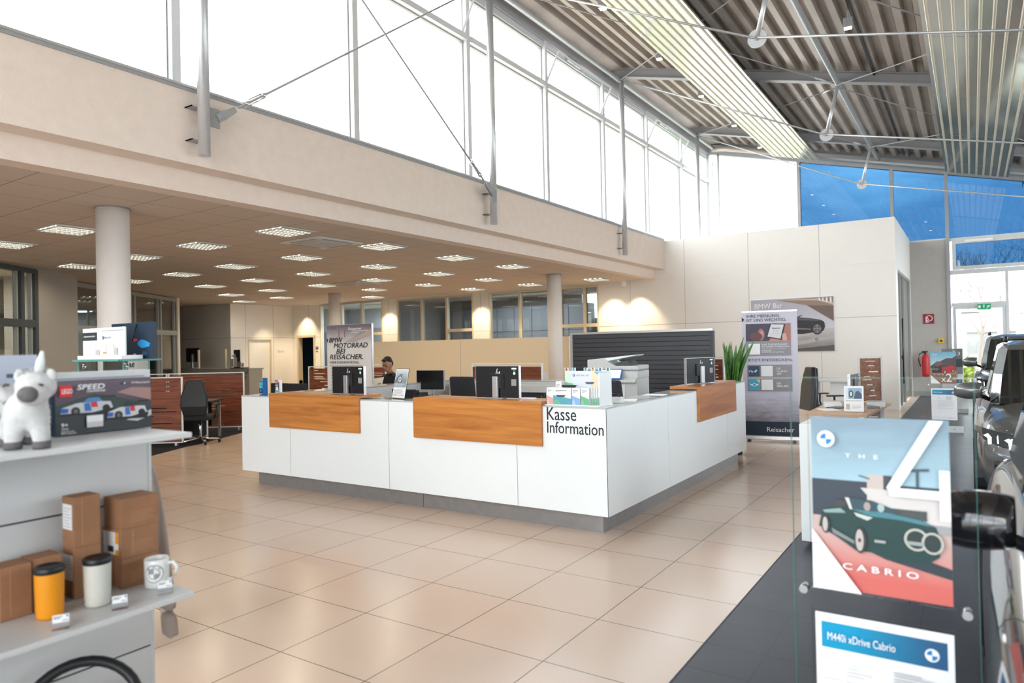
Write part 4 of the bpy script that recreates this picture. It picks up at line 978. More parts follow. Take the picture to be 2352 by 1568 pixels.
# slightly wavy cloth
n = 24; rings = []
b = mb('gr_ban')
vs = [(x, .004*math.sin(z*9+x*4), z) for z in [.1+2.05*i/40 for i in range(41)] for x in [bw*j/8 for j in range(9)]]
b.add(vs, [(i*9+j, i*9+j+1, (i+1)*9+j+1, (i+1)*9+j) for i in range(40) for j in range(8)], True)
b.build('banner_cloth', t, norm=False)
w_ = bw
art('printed_panels', t, [
    ('navy', rect(0, w_, .10, .33)),
    ((.28, .27, .30), rect(.07, w_*.89, .83, 1.27)), ('inkwhite', rect(.07, w_*.89, 1.045, 1.055)),
    ((.28, .27, .30), rect(.06, w_*.88, 1.42, 1.66)),
    ((.05, .045, .08), rect(.06, w_*.88, 1.66, 1.95)),
    ((.42, .17, .13), [(.42, 1.66), (w_*.88, 1.66), (w_*.88, 1.95), (.55, 1.95)]), ((.55, .26, .20), [(.42, 1.66), (.60, 1.66), (.50, 1.72)]),
    ((.42, .14, .12), disc(.30, 1.77, .055, 20, rz=.10)), ((.55, .30, .27), disc(.31, 1.78, .03, 16, rz=.055)), ((.13, .05, .06), disc(.22, 1.74, .10, 16, rz=.07)),
    ((.02, .02, .03), [(.38, 1.72), (.62, 1.675), (.68, 1.93), (.45, 1.945)]), ((.66, .68, .70), [(.40, 1.735), (.60, 1.695), (.655, 1.925), (.46, 1.935)]),
    ((.62, .36, .30), disc(.66, 1.73, .035, 14, rz=.06)), ((.62, .36, .30), rect(.635, .70, 1.662, 1.72)),
    ('inkwhite', rect(.10, .28, 1.44, 1.62)), ('inkwhite', rect(.29, .47, 1.075, 1.25)), ('inkwhite', rect(.29, .47, .85, 1.025)),
    ((.03, .07, .11), rect(.09, .265, 1.075, 1.25)), ((.06, .40, .60), rect(.09, .265, .85, 1.025)), ((.75, .68, .25), [(.21, 1.025), (.265, 1.025), (.265, .96)]),
    ('darkink', [(0, 1.985), (.045, 2.025), (0, 2.065)]), ('darkink', [(0, 1.305), (.035, 1.34), (0, 1.375)]),
    ('inkwhite', disc(.178, .938, .028)), ((.06, .30, .45), disc(.178, .938, .020)), ('inkwhite', [(.10, .955), (.15, .945), (.15, .925), (.125, .93)]), ('inkwhite', [(.256, .955), (.206, .945), (.206, .925), (.231, .93)]),
] + roundel(.205, 1.165, .042), -.008, .0003)
for s_, x, z, ww, hh, ink, bo in (('IHRE MEINUNG\nIST UNS WICHTIG.', .075, 1.985, .62, .12, 'darkink', 0), ('JETZT ENTDECKEN.', .075, 1.315, .70, .055, 'darkink', 0),
    ('IHRE ZUFRIEDENHEIT\nIST UNSER ANSPRUCH.', .31, 1.555, .42, .062, 'inkwhite', .01), ('Einfach scannen und uns bewerten.', .31, 1.525, .38, .014, 'inkwhite', 0), ('bmw-pos.de/\nautohaus-reisacher-guenzburg', .31, 1.465, .34, .045, 'inkwhite', .02),
    ('DIE\nMy BMW\nAPP.', .53, 1.10, .16, .12, 'inkwhite', 0), ('DIE\nMINI APP.', .53, .90, .18, .075, 'inkwhite', .02), ('My', .10, 1.13, .07, .05, 'inkwhite', 0), ('Reisacher', .36, .165, .42, .075, 'inkwhite', .02),
    ('Reisacher', .475, 1.86, .13, .022, 'darkink', .02), ('sehr gut', .49, 1.82, .08, .012, 'darkink', 0), ('★★★★★★' if False else '. . . . . . .', .45, 1.775, .13, .006, 'darkink', .03)):
    text(t, s_, x, -.022, z, ww, hh, ink, bo)

t = thing('wall_poster', 'landscape wall poster of a dark convertible hung on the white wall behind the banner', 'poster', (-1.53, YB-.03, 1.39))
mb('white').box(0, 1.96, 0, .028, 0, 1.33).build('board', t)
grad('gr_p8', (.20, .18, .17), (.52, .50, .52), 0, .55, noise=.25)
grad('gr_p8s', (.60, .60, .66), (.40, .38, .46), .5, 1.33)
art('artwork', t, [('gr_p8s', rect(0, 1.96, 0, 1.33)), ('gr_p8', rect(0, 1.96, 0, .56)),
    ((.28, .20, .15), [(.62, 1.30), (1.96, 1.33), (1.96, .72), (1.35, 1.14)]), ((.50, .42, .36), [(.62, 1.30), (1.60, 1.25), (1.96, 1.12), (1.96, 1.18), (1.62, 1.30)]), ((.16, .11, .09), [(1.35, 1.14), (1.96, 1.10), (1.96, .74)]),
    ((.75, .74, .73), rect(1.63, 1.66, 1.24, 1.31)), ((.75, .74, .73), rect(1.71, 1.74, 1.22, 1.31)), ((.75, .74, .73), rect(1.79, 1.83, 1.20, 1.31)), ((.75, .74, .73), rect(1.88, 1.92, 1.18, 1.31)),
    ((.50, .47, .45), [(.95, .40), (1.96, .52), (1.96, .47), (.95, .33)]), ((.46, .43, .41), [(.95, .22), (1.96, .38), (1.96, .31), (.95, .12)]), ((.10, .095, .09), [(.7, .02), (1.96, .15), (1.96, .02)]),
    ((.025, .025, .03), [(.55, .46), (1.25, .43), (1.72, .50), (1.76, .60), (1.74, .72), (1.66, .77), (1.35, .83), (1.20, .84), (.95, .80), (.55, .72)]), ((.10, .10, .11), [(.9, .79), (1.35, .82), (1.7, .74), (1.4, .76)]),
    ((.45, .45, .48), [(1.00, .82), (1.26, .93), (1.28, .92), (1.18, .84)]), ((.05, .05, .055), [(1.02, .82), (1.25, .915), (1.17, .84)]), ((.20, .20, .21), [(.95, .56), (1.45, .53), (1.42, .56), (.98, .60)]),
    ((.01, .01, .01), disc(1.58, .55, .125, rz=.14)), ((.12, .12, .13), disc(1.58, .55, .10, rz=.115)), ((.01, .01, .012), disc(1.58, .55, .035)), ((.3, .3, .32), rect(1.572, 1.588, .45, .66)), ((.3, .3, .32), rect(1.49, 1.67, .545, .56)), ((.45, .06, .06), rect(1.74, 1.765, .66, .68))]
    + roundel(1.56, .29, .03), 0)
text(t, 'BMW 8er', .10, -.028, 1.10, .68, .13, 'inkwhite', -.004)

t = thing('poster_board', 'tall white poster board with big slanted black headline, standing left behind the counter', 'poster board', (-5.97, 5.0, 0))
mb('alu').box(0, 1.07, 0, .035, .03, 2.085).build('board', t)
mb('steel').box(.1, .2, -.2, .25, 0, .03).box(.87, .97, -.2, .25, 0, .03).build('foot', t)
grad('gr_mb', (.68, .68, .69), (.16, .13, .18), 1.72, 2.05, noise=.10)
art('print', t, [((.68, .68, .69), rect(.01, 1.06, .05, 2.08)), ('gr_mb', rect(.01, 1.06, 1.70, 2.08)), ((.16, .13, .17), rect(.295, .315, 1.87, 2.0)), ((.16, .13, .17), rect(.435, .455, 1.87, 2.0)),
    ((.42, .36, .36), [(.45, 1.79), (1.06, 2.0), (1.06, 1.90), (.70, 1.79)]), ((.25, .20, .22), [(.45, 1.79), (1.06, 2.02), (1.06, 2.0)]), ('darkink', [(.01, 1.79), (.045, 1.83), (.01, 1.87)])]+roundel(.50, 2.008, .016), 0)
for s_, x, z, ww, hh, ink, it in (('BMW', .07, 1.79, .33, .082, 'darkink', .25), ('MOTORRAD', .18, 1.695, .80, .082, 'darkink', .25), ('BEI', .24, 1.60, .22, .082, 'darkink', .25), ('REISACHER.', .08, 1.505, .79, .082, 'darkink', .25),
    ('DEINE KUNDENVORTEILE.', .08, 1.435, .70, .038, 'darkink', 0), ('PERSÖNLICHER BMW MOTORRAD ANSPRECHPARTNER', .08, 1.388, .76, .016, 'darkink', 0),
    ('Reisacher', .54, 1.99, .31, .042, 'inkwhite', 0), ('MOTORRADZENTRUM', .63, 1.962, .36, .018, 'inkwhite', 0), ('AUGSBURG', .59, 1.936, .19, .018, 'inkwhite', 0)):
    text(t, s_, x, -.012, z, ww, hh, ink, .012, it)
for q in range(12): art('text_line', t, [('inkgrey', rect(.085, .85+.08*((q*7) % 3)/2, 1.34-q*.055, 1.35-q*.055))], -.003)

# ================================================================ STRIPED WOOD SCREENS AND DESKS
def slot_panel(name, label, loc, rotz, w, z0, z1, group=None, seed=1, key='zebrano', frame='white', feet=True):
    """veneer screen with real slots between its boards, origin at its lower left"""
    t = thing(name, label, 'screen', loc, rotz, group)
    r_ = random.Random(seed); b = mb(key); z = z0; H = .030
    while z < z1-.02:
        zt = min(z+r_.uniform(.03, .075), z1); b.box(0, w, 0, .02, z, zt); z = zt
        if z > z1-.05: break
        a = r_.uniform(.02, .5)*w; c = min(w-.03, a+r_.uniform(.2, .6)*w); h = r_.uniform(.010, .018)
        b.box(0, a, 0, .02, z, z+h); b.box(c, w, 0, .02, z, z+h)
        z += h
    b.build('slotted_board', t, norm=False)
    f = mb(frame).box(-.025, 0, -.008, .028, z0-.02, z1+.02).box(w, w+.025, -.008, .028, z0-.02, z1+.02).box(0, w, -.008, .028, z1, z1+.02).box(0, w, -.008, .028, z0-.02, z0)
    f.build('frame', t)
    if feet:
        for xx in (.1, w-.1): mb('alu').box(xx-.02, xx+.02, -.02, .04, 0, z0-.02).build('foot', t)
    return t
VA = math.atan2(.6, .8)
e = Vector((.8, .6, 0))
pA = Vector((-8.66, 4.01, 0))-e*1.2
slot_panel('wood_screen', 'striped red-brown wood screen in a white frame, nearest at the left', pA, VA, 1.17, .07, 1.22, 'striped wood screens', 3)
pB = Vector((-9.75, 6.04, 0))-e*1.55
slot_panel('wood_screen', 'striped red-brown wood screen with pale slots behind the black office desk', pB, VA, 1.53, .09, 1.22, 'striped wood screens', 8)
pC = Vector((-9.75, 6.04, 0))-e*2.95
slot_panel('wood_screen', 'striped wood screen at the far left, half hidden behind the nearest one', pC, VA, 1.33, .09, 1.22, 'striped wood screens', 11)
slot_panel('wood_screen', 'striped wood screen left of the tall poster board', (-10.0, 8.0, 0), 0, 1.1, .70, 1.27, 'striped wood screens', 5)
slot_panel('wood_screen', 'striped wood screen between the poster board and the seated man', (-8.3, 8.0, 0), 0, .78, .70, 1.31, 'striped wood screens', 6)
slot_panel('wood_screen', 'striped wood screen behind the middle counter monitor', (-5.12, 8.0, 0), 0, 1.6, .72, 1.32, 'striped wood screens', 17)
slot_panel('wood_screen', 'striped wood screen showing between the charcoal screen and the plant', (-.72, 8.6, 0), 0, .42, .3, 1.40, 'striped wood screens', 21)

def desk(label, x, y, w, d, rz=0, key='offwhite', z=.75, group='office desks'):
    t = thing('office_desk', label, 'desk', (x, y, 0), rz, group)
    mb(key).box(0, w, 0, d, z-.03, z).build('tabletop', t, bevel=.004)
    for xx in (.05, w-.09):
        for yy in (.05, d-.09): mb('alu').box(xx, xx+.04, yy, yy+.04, 0, z-.03).build('leg', t)
    mb('black').box(.1, w-.1, d*.5, d*.5+.02, .25, z-.03).build('modesty_panel', t)
    return t
pd = pA+Vector((-.6, .8, 0))*.55+e*.1
o = desk('dark desk on the black carpet between the two nearest wood screens', pd.x, pd.y, 1.35, .8, VA, 'black')
mb('fabric').box(.05, 1.28, .02, .05, .12, .72).build('front_panel', o)
desk('pale desk behind the poster board', -10.3, 7.1, 2.6, .8)
desk('pale desk where the man in black sits', -6.9, 7.0, 2.3, .85)
desk('pale desk in front of the wood screen behind the counter', -4.1, 7.2, 2.6, .7, 0)
tag(mb('alu').box(-.04, .04, -.04, .04, 0, .36).build('monitor_stand', None, (pd+e*1.0+Vector((-.6, .8, 0))*.45)+Vector((0, 0, .75))), 'bare silver monitor stand on the dark desk at the left', 'monitor stand')
# black task chair on the carpet
def task_chair(label, x, y, rz, coat=False, group='task chairs'):
    t = thing('task_chair', label, 'chair', (x, y, 0), rz, group)
    mb('black').loft([[(sx*w, yy+dy*.03, z) for sx, dy in ((-1, -1), (1, -1), (1, 1), (-1, 1))] for z, w, yy in ((.52, .19, -.24), (.70, .24, -.27), (.90, .23, -.25), (1.08, .17, -.23), (1.18, .13, -.22))], smooth=False).build('backrest', t, bevel=.022)
    mb('fabric').loft([[(sx*w, y0+(y1-y0)*(dy*.5+.5), z) for sx, dy in ((-1, -1), (1, -1), (1, 1), (-1, 1))] for z, w, y0, y1 in ((.43, .18, -.15, .2), (.46, .25, -.22, .28), (.50, .25, -.23, .29), (.53, .23, -.20, .26))], smooth=False).build('seat', t, bevel=.02)
    for s in (-1, 1):
        mb('black').tube([(s*.26, .02, .46), (s*.30, .0, .58), (s*.29, .0, .70)], .018, 8).box(s*.29-.04, s*.29+.04, -.12, .14, .70, .725).build('armrest', t)
    mb('chrome').tube([(0, 0, .10), (0, 0, .44)], .028, 10).build('gas_spring', t)
    b = mb('chrome')
    for k in range(5):
        a = 2*PI*k/5+.3; b.tube([(0, 0, .11), (.32*math.cos(a), .32*math.sin(a), .065)], .02, 6)
    b.build('star_base', t)
    for k in range(5):
        a = 2*PI*k/5+.3; mb('rubber').tube([(.32*math.cos(a)-.015, .32*math.sin(a), .03), (.32*math.cos(a)+.015, .32*math.sin(a), .03)], .03, 10).build('castor', t)
    return t
pch = pd+e*1.30+Vector((-.6, .8, 0))*-.30
task_chair('black task chair with shiny castors on the dark carpet, by the nearest wood screen', pch.x, pch.y, VA)
for x, lab in ((-9.55, 'low black visitor chair left of the poster board, nearer the doors'), (-8.95, 'low black visitor chair left of the poster board, nearer the board')):
    t = thing('visitor_chair', lab, 'chair', (x, 6.6, 0), R(5), 'black visitor chairs')
    mb('fabric').box(-.27, .27, .20, .25, .5, .96).build('backrest', t, bevel=.02)
    mb('fabric').box(-.27, .27, -.27, .22, .43, .48).build('seat', t, bevel=.02)
    for sx in (-.25, .25):
        for sy in (-.25, .22): mb('chrome').tube([(sx, sy, 0), (sx, sy, .44)], .012, 8).build('leg', t)
t = thing('sideboard', 'low pale open sideboard at the right of the seated man', 'sideboard', (-6.3, 9.6, 0))
mb('offwhite').box(0, 1.7, 0, .45, 1.05, 1.08).box(0, 1.7, 0, .45, 0, .13).box(0, .03, 0, .45, .13, 1.05).box(1.67, 1.7, 0, .45, .13, 1.05).box(.7, .73, 0, .45, .13, 1.05).box(0, 1.7, .43, .45, .13, 1.05).build('carcass', t)
mb('zebrano').box(.73, 1.2, .05, .4, .85, 1.05).build('drawer_box', t)
tag(mb('steel').box(-.3, .3, -.1, .1, 0, .03).build('laptop', None, (-4.3, 8.3, 1.345)), 'flat grey device lying on top of the wood screen behind the counter', 'device')
bpy.data.objects['laptop'].location = (-5.3, 9.9, 1.08); bpy.data.objects['laptop']['label'] = 'flat grey laptop lying on the low pale sideboard'; bpy.data.objects['laptop']['category'] = 'laptop'

# parts counter far left
t = thing('parts_counter', 'pale parts counter with black lettering in front of the dark corner wall', 'counter', (-18.6, 10.9, 0))
mb('brownwall').box(-3.0, 2.25, 0, .5, .05, 1.10).build('body', t)
mb('greyframe').box(-3.0, 2.27, -.02, .55, 1.10, 1.13).build('worktop', t)
text(t, 'Teile und\nZubehör', 1.45, -.004, .80, .72, .26, 'darkink', .015)
t = thing('monitor', 'dark monitor seen from behind on the parts counter, far left', 'monitor', (-20.0, 11.2, 1.13), 0)
mb('black').box(-.40, .40, 0, .05, .22, .72).build('casing', t)
mb('alu').box(-.04, .04, -.04, 0, 0, .50).build('stand', t)
mb('greyframe').box(-.2, .2, -.1, .1, 0, .015).build('base', t)
for x, n in ((-19.3, 'left'), (-17.75, 'right')):
    tag(mb('creamframe').box(-.03, .03, -.03, .03, 0, .65).build('guard_post', None, (x, 11.0, 1.13)), 'pale upright post on the parts counter, %s one' % n, 'post', 'guard posts on the parts counter')
t = thing('leaflet_rack', 'small dark leaflet rack with pictures at the right end of the parts counter', 'leaflet rack', (-17.2, 11.1, 1.13), 0)
mb('black').box(-.32, .0, .05, .08, 0, .62).box(-.32, .45, -.1, .08, 0, .03).build('rack', t)
art('leaflet', t, [((.30, .34, .30), rect(-.27, -.10, .05, .32)), ((.50, .45, .40), rect(-.08, .10, .05, .36)), ((.20, .19, .25), rect(.12, .30, .05, .22)), ((.35, .33, .36), rect(.32, .45, .05, .18)), ((.4, .45, .5), [(-.22, .4), (.0, .5), (.05, .35)])], -.11)

# ================================================================ THE MAN AT THE FAR DESK
t = thing('person', 'seated man with short dark hair in a dark sweater, reading a newspaper at a desk', 'person', (-5.88, 6.55, 0), R(8))
t.scale = (1.08, 1.08, 1.08)
F = Vector
def skin_body(parts, name, par, key, sub=2):
    """one continuous surface grown over joints: parts = list of chains [(x,y,z,r),...] sharing their first joint"""
    verts, edges, rad, idx = [], [], [], {}
    for ch in parts:
        prev = None
        for (x, y, z, r) in ch:
            k_ = (round(x, 4), round(y, 4), round(z, 4))
            if k_ not in idx: idx[k_] = len(verts); verts.append((x, y, z)); rad.append(r)
            i = idx[k_]
            if prev is not None: edges.append((prev, i))
            prev = i
    me = bpy.data.meshes.new(name); me.from_pydata(verts, edges, []); me.update()
    o = bpy.data.objects.new(name, me); COL.objects.link(o); o.parent = par
    sk = o.modifiers.new('skin', 'SKIN'); sk.use_smooth_shade = True
    if not me.skin_vertices: me.attributes  # layer is created with the modifier below
    bpy.context.view_layer.objects.active = o; o.select_set(True)
    if not me.skin_vertices: bpy.ops.mesh.customdata_skin_add()
    for i, r in enumerate(rad):
        rr = r if isinstance(r, tuple) else (r, r); me.skin_vertices[0].data[i].radius = rr
    me.skin_vertices[0].data[0].use_root = True
    ss = o.modifiers.new('sub', 'SUBSURF'); ss.levels = ss.render_levels = sub
    me.materials.append(M[key]); o.select_set(False)
    return o
# body: pelvis up the spine, legs, arms, neck
body = [[(0, 0, .50, (.17, .12)), (0, .0, .66, (.16, .11)), (0, -.03, .84, (.17, .11)), (0, -.07, .99, (.19, .11)), (0, -.10, 1.08, (.10, .08)), (0, -.13, 1.15, (.055, .055))],
        [(0, 0, .50, (.17, .12)), (.10, -.10, .50, .085), (.12, -.42, .50, .07), (.12, -.46, .28, .055), (.12, -.45, .07, .045), (.12, -.56, .04, .04)],
        [(0, 0, .50, (.17, .12)), (-.10, -.10, .50, .085), (-.12, -.42, .50, .07), (-.12, -.46, .28, .055), (-.12, -.45, .07, .045), (-.12, -.56, .04, .04)],
        [(0, -.07, .99, (.19, .11)), (.19, -.08, 1.03, .062), (.27, -.12, .88, .048), (.28, -.20, .80, .044), (.16, -.38, .90, .036), (.08, -.44, .95, .026)],
        [(0, -.07, .99, (.19, .11)), (-.19, -.08, 1.03, .062), (-.28, -.12, .88, .048), (-.29, -.20, .80, .044), (-.20, -.38, .90, .036), (-.15, -.45, .94, .026)]]
skin_body(body, 'body', t, 'fabric')
# head, turned down towards the paper
hd = mb('skin'); hc = Vector((.0, -.20, 1.275)); rh = Matrix.Rotation(R(28), 3, 'X')
hd.ell(hc, (.076, .095, .115), 16, rh)
def hp(x, y, z): return hc+rh @ Vector((x, y, z))
hd.ell(hp(0, -.075, -.055), (.045, .035, .045), 10, rh)          # jaw and chin
hd.ell(hp(0, -.103, -.015), (.014, .020, .026), 8, rh)            # nose
for s in (-1, 1): hd.ell(hp(s*.078, .0, -.01), (.010, .020, .030), 8, rh)   # ears
hd.tube([hc+Vector((0, .02, -.07)), (0, -.12, 1.13)], .052, 12)
head = hd.build('head', t)
fe = mb('hair')
for s in (-1, 1): fe.ell(hp(s*.030, -.087, .012), (.011, .008, .006), 8, rh); fe.ell(hp(s*.030, -.088, .032), (.018, .008, .005), 8, rh)
fe.build('eye', head)
mb('redsign').ell(hp(0, -.103, -.055), (.022, .008, .006), 8, rh).build('mouth', head)
hr = mb('hair'); hr.ell(hp(0, .030, .060), (.079, .085, .072), 14, rh); hr.ell(hp(0, -.045, .105), (.052, .035, .024), 10, rh); hr.ell(hp(0, .06, .0), (.075, .055, .09), 12, rh)
hr.build('hair', t)
def hand(c, side, curl):
    ch = [[(c[0], c[1], c[2], .022), (c[0]-side*.005, c[1]-.035, c[2]+.005, .026), (c[0]-side*.005, c[1]-.06, c[2]+.008, .024)]]
    root = ch[0][-1]
    for k, ln in enumerate((.030, .036, .033, .026)):
        o_ = (k-1.5)*.017
        ch.append([root, (root[0]+o_, root[1]-.018, root[2], .010), (root[0]+o_, root[1]-.018-ln*.6, root[2]-curl*.5, .009), (root[0]+o_, root[1]-.018-ln*.7, root[2]-curl-ln*.5, .008)])
    r1 = ch[0][1]; ch.append([r1, (r1[0]-side*.028, r1[1]-.015, r1[2]-.006, .011), (r1[0]-side*.034, r1[1]-.04, r1[2]-.012, .009)])
    return ch
skin_body(hand((.08, -.45, .955), 1, .012), 'hand', t, 'skin', 1)
skin_body(hand((-.15, -.46, .945), -1, .012), 'hand', t, 'skin', 1)
n_ = thing('newspaper', 'folded newspaper held up by the seated man', 'newspaper', (-5.96, 5.94, 1.02), R(8))
mb('paper').loft([[(x, .03*math.sin(x*5)+z*.5, z+.12*x) for x in (-.32, -.16, 0, .16, .30)] for z in (-.04, .0, .10)], closed=False, smooth=True, caps=False).build('sheets', n_, norm=False)
n_['group'] = 'reading matter'
t = thing('task_chair', 'dark task chair under the seated man', 'chair', (-5.88, 6.6, 0), R(8), 'task chairs')
mb('fabric').box(-.24, .24, -.26, .22, .35, .39).build('seat', t, bevel=.01)
mb('fabric').box(-.22, .22, .22, .27, .42, .88).build('backrest', t, bevel=.02)
mb('chrome').tube([(0, 0, .03), (0, 0, .35)], .03, 8).box(-.3, .3, -.03, .03, 0, .04).box(-.03, .03, -.3, .3, 0, .04).build('star_base', t)

# ================================================================ DEALER DESK AT THE RIGHT
t = thing('dealer_desk', 'oak topped consultation desk right of the roll-up banner', 'desk', (1.46, 5.9, 0))
mb('oak').prismz([(.02, 0), (.70, .12), (.80, 1.95), (.0, 2.2)], .73, .76).build('tabletop', t)
for x, y in ((.12, .15), (.60, .25), (.68, 1.75), (.12, 1.95)): mb('alu').box(x, x+.05, y, y+.05, 0, .73).build('leg', t)
mb('carpet').box(.1, .62, .9, .93, .2, .73).build('modesty_panel', t)
z = .76
t = thing('sheet_holder', 'tilted white-framed info sheet holder with a mechanic picture on the oak desk', 'sign holder', (1.98, 6.35, z), R(6))
tilt(mb('acrylic').box(-.115, .115, 0, .006, 0, .33).build('back_sheet', t), -14)
mb('acrylic').box(-.115, .115, -.02, .10, 0, .004).build('foot', t)
tilt(art('flyer', t, [('inkwhite', rect(-.11, .11, .005, .325)), ((.30, .45, .58), rect(-.09, .09, .165, .30)), ((.06, .10, .18), [(.0, .165), (.09, .165), (.09, .22), (.05, .27), (.02, .25)]), ((.55, .35, .28), disc(.03, .275, .012)), ((.02, .02, .03), disc(-.03, .225, .026, rz=.045)), ((.62, .65, .68), disc(-.03, .225, .016, rz=.03)), ((.70, .80, .85), rect(-.09, -.06, .165, .30)), ((.45, .44, .38), rect(-.085, -.045, .03, .10)), ('inkgrey', rect(-.02, .08, .085, .088)), ('inkgrey', rect(-.02, .08, .070, .073)), ('inkgrey', rect(-.02, .08, .055, .058)), ('inkgrey', rect(-.02, .06, .040, .043))], -.001), -14)
tilt(text(t, 'Räderwechsel ohne Wartezeit?', -.085, -.01, .135, .17, .012, 'darkink', .01), -14)
for x, y, w, h, hh, k, rz, lab in ((1.66, 6.55, .20, .28, .006, 'paper', 30, 'white sheet near the left corner of the oak desk'), (1.62, 7.1, .21, .30, .05, 'paper', 12, 'stack of bound catalogues at the left of the oak desk'), (1.72, 6.85, .18, .24, .012, 'darkframe', -20, 'black folder beside the white sheet on the oak desk'), (2.12, 7.35, .22, .30, .06, 'white', 5, 'white stack of brochures behind the sheet holder on the oak desk'), (2.08, 6.95, .16, .22, .03, 'inkgrey', 35, 'grey brochure pile right of the sheet holder on the oak desk'), (1.85, 7.3, .2, .12, .02, 'steel', 10, 'small grey card tray in the middle of the oak desk')):
    tag(mb(k).box(-w/2, w/2, -h/2, h/2, 0, hh).mat('inkwhite').box(-w/2+.003, w/2-.003, -h/2+.003, h/2-.003, hh*.3, hh*.6).build('catalogue' if hh > .02 else 'brochure', None, (x, y, z), rotz=R(rz)), lab, 'brochure', 'brochures on the oak desk')
t = monitor(1.86, 7.45, z, R(84), 'black curved monitor standing edge-on on the oak desk', group='monitors at the oak desk', h0=.12)
slot_panel('wood_screen', 'pale brown slotted wood screen standing beside the oak desk', (1.80, 8.45, 0), R(28), .30, .35, 1.38, 'striped wood screens', 31, 'zebrano_y', 'offwhite')
t = thing('side_cabinet', 'low white cabinet with a worktop behind the coat-covered chair', 'cabinet', (.78, 12.3, 0))
mb('white').box(0, .8, 0, .45, .08, .80).build('body', t)
mb('offwhite').box(-.3, .95, -.1, .55, .80, .83).build('worktop', t)
for x in (-.25,): mb('alu').box(x, x+.04, .1, .14, 0, .80).build('leg', t)
t = task_chair('black task chair with a dark coat over its back, right of the banner', 1.10, 9.9, R(-58))
c = mb('black'); c.loft([[(sx*w, yy+dy*.06, zz) for sx, dy in ((-1, -1), (1, -1), (1, .4), (-1, .4))] for zz, w, yy in ((.45, .26, -.33), (.60, .27, -.31), (.85, .26, -.29), (1.05, .20, -.27), (1.195, .14, -.25))], smooth=False)
o = c.build('coat', None, bevel=.02); o.location = t.location; o.rotation_euler = t.rotation_euler; tag(o, 'dark coat draped over the back of the black task chair', 'coat')
bpy.context.view_layer.update()
# white display plinth in front of the oak desk
t = thing('display_plinth', 'plain white display plinth on small dark feet, half hidden by the near glass stand', 'plinth', (2.04, 2.8, 0))
mb('white').box(0, .62, 0, .62, .05, .985).build('body', t, bevel=.003)
for x in (.06, .52):
    for y in (.06, .52): mb('rubber').box(x, x+.04, y, y+.04, 0, .05).build('foot', t)
# fire extinguisher and call point by the gable wall
t = thing('fire_extinguisher', 'red fire extinguisher hanging under the hose sign', 'extinguisher', (2.10, YG-.20, .55))
mb('red').lathe([(.02, 0), (.085, .02), (.09, .1), (.09, .55), (.06, .62), (.03, .66)], 18).build('cylinder', t)
mb('black').tube([(0, 0, .66), (0, 0, .72)], .03, 8).box(-.08, .06, -.02, .02, .70, .74).build('valve', t)
mb('black').tube([(-.03, -.02, .70), (-.14, -.04, .66), (-.17, -.05, .5), (-.12, -.06, .30)], .014, 8).build('hose', t)
t = thing('call_point', 'yellow emergency call box on the wall beside the gable window', 'call point', (2.42, YG-.09, 1.50))
mb('yellow').box(0, .14, -.04, .03, 0, .14).build('box', t, bevel=.006)
mb('darkink').box(.04, .10, -.045, -.04, .04, .10).build('button', t)
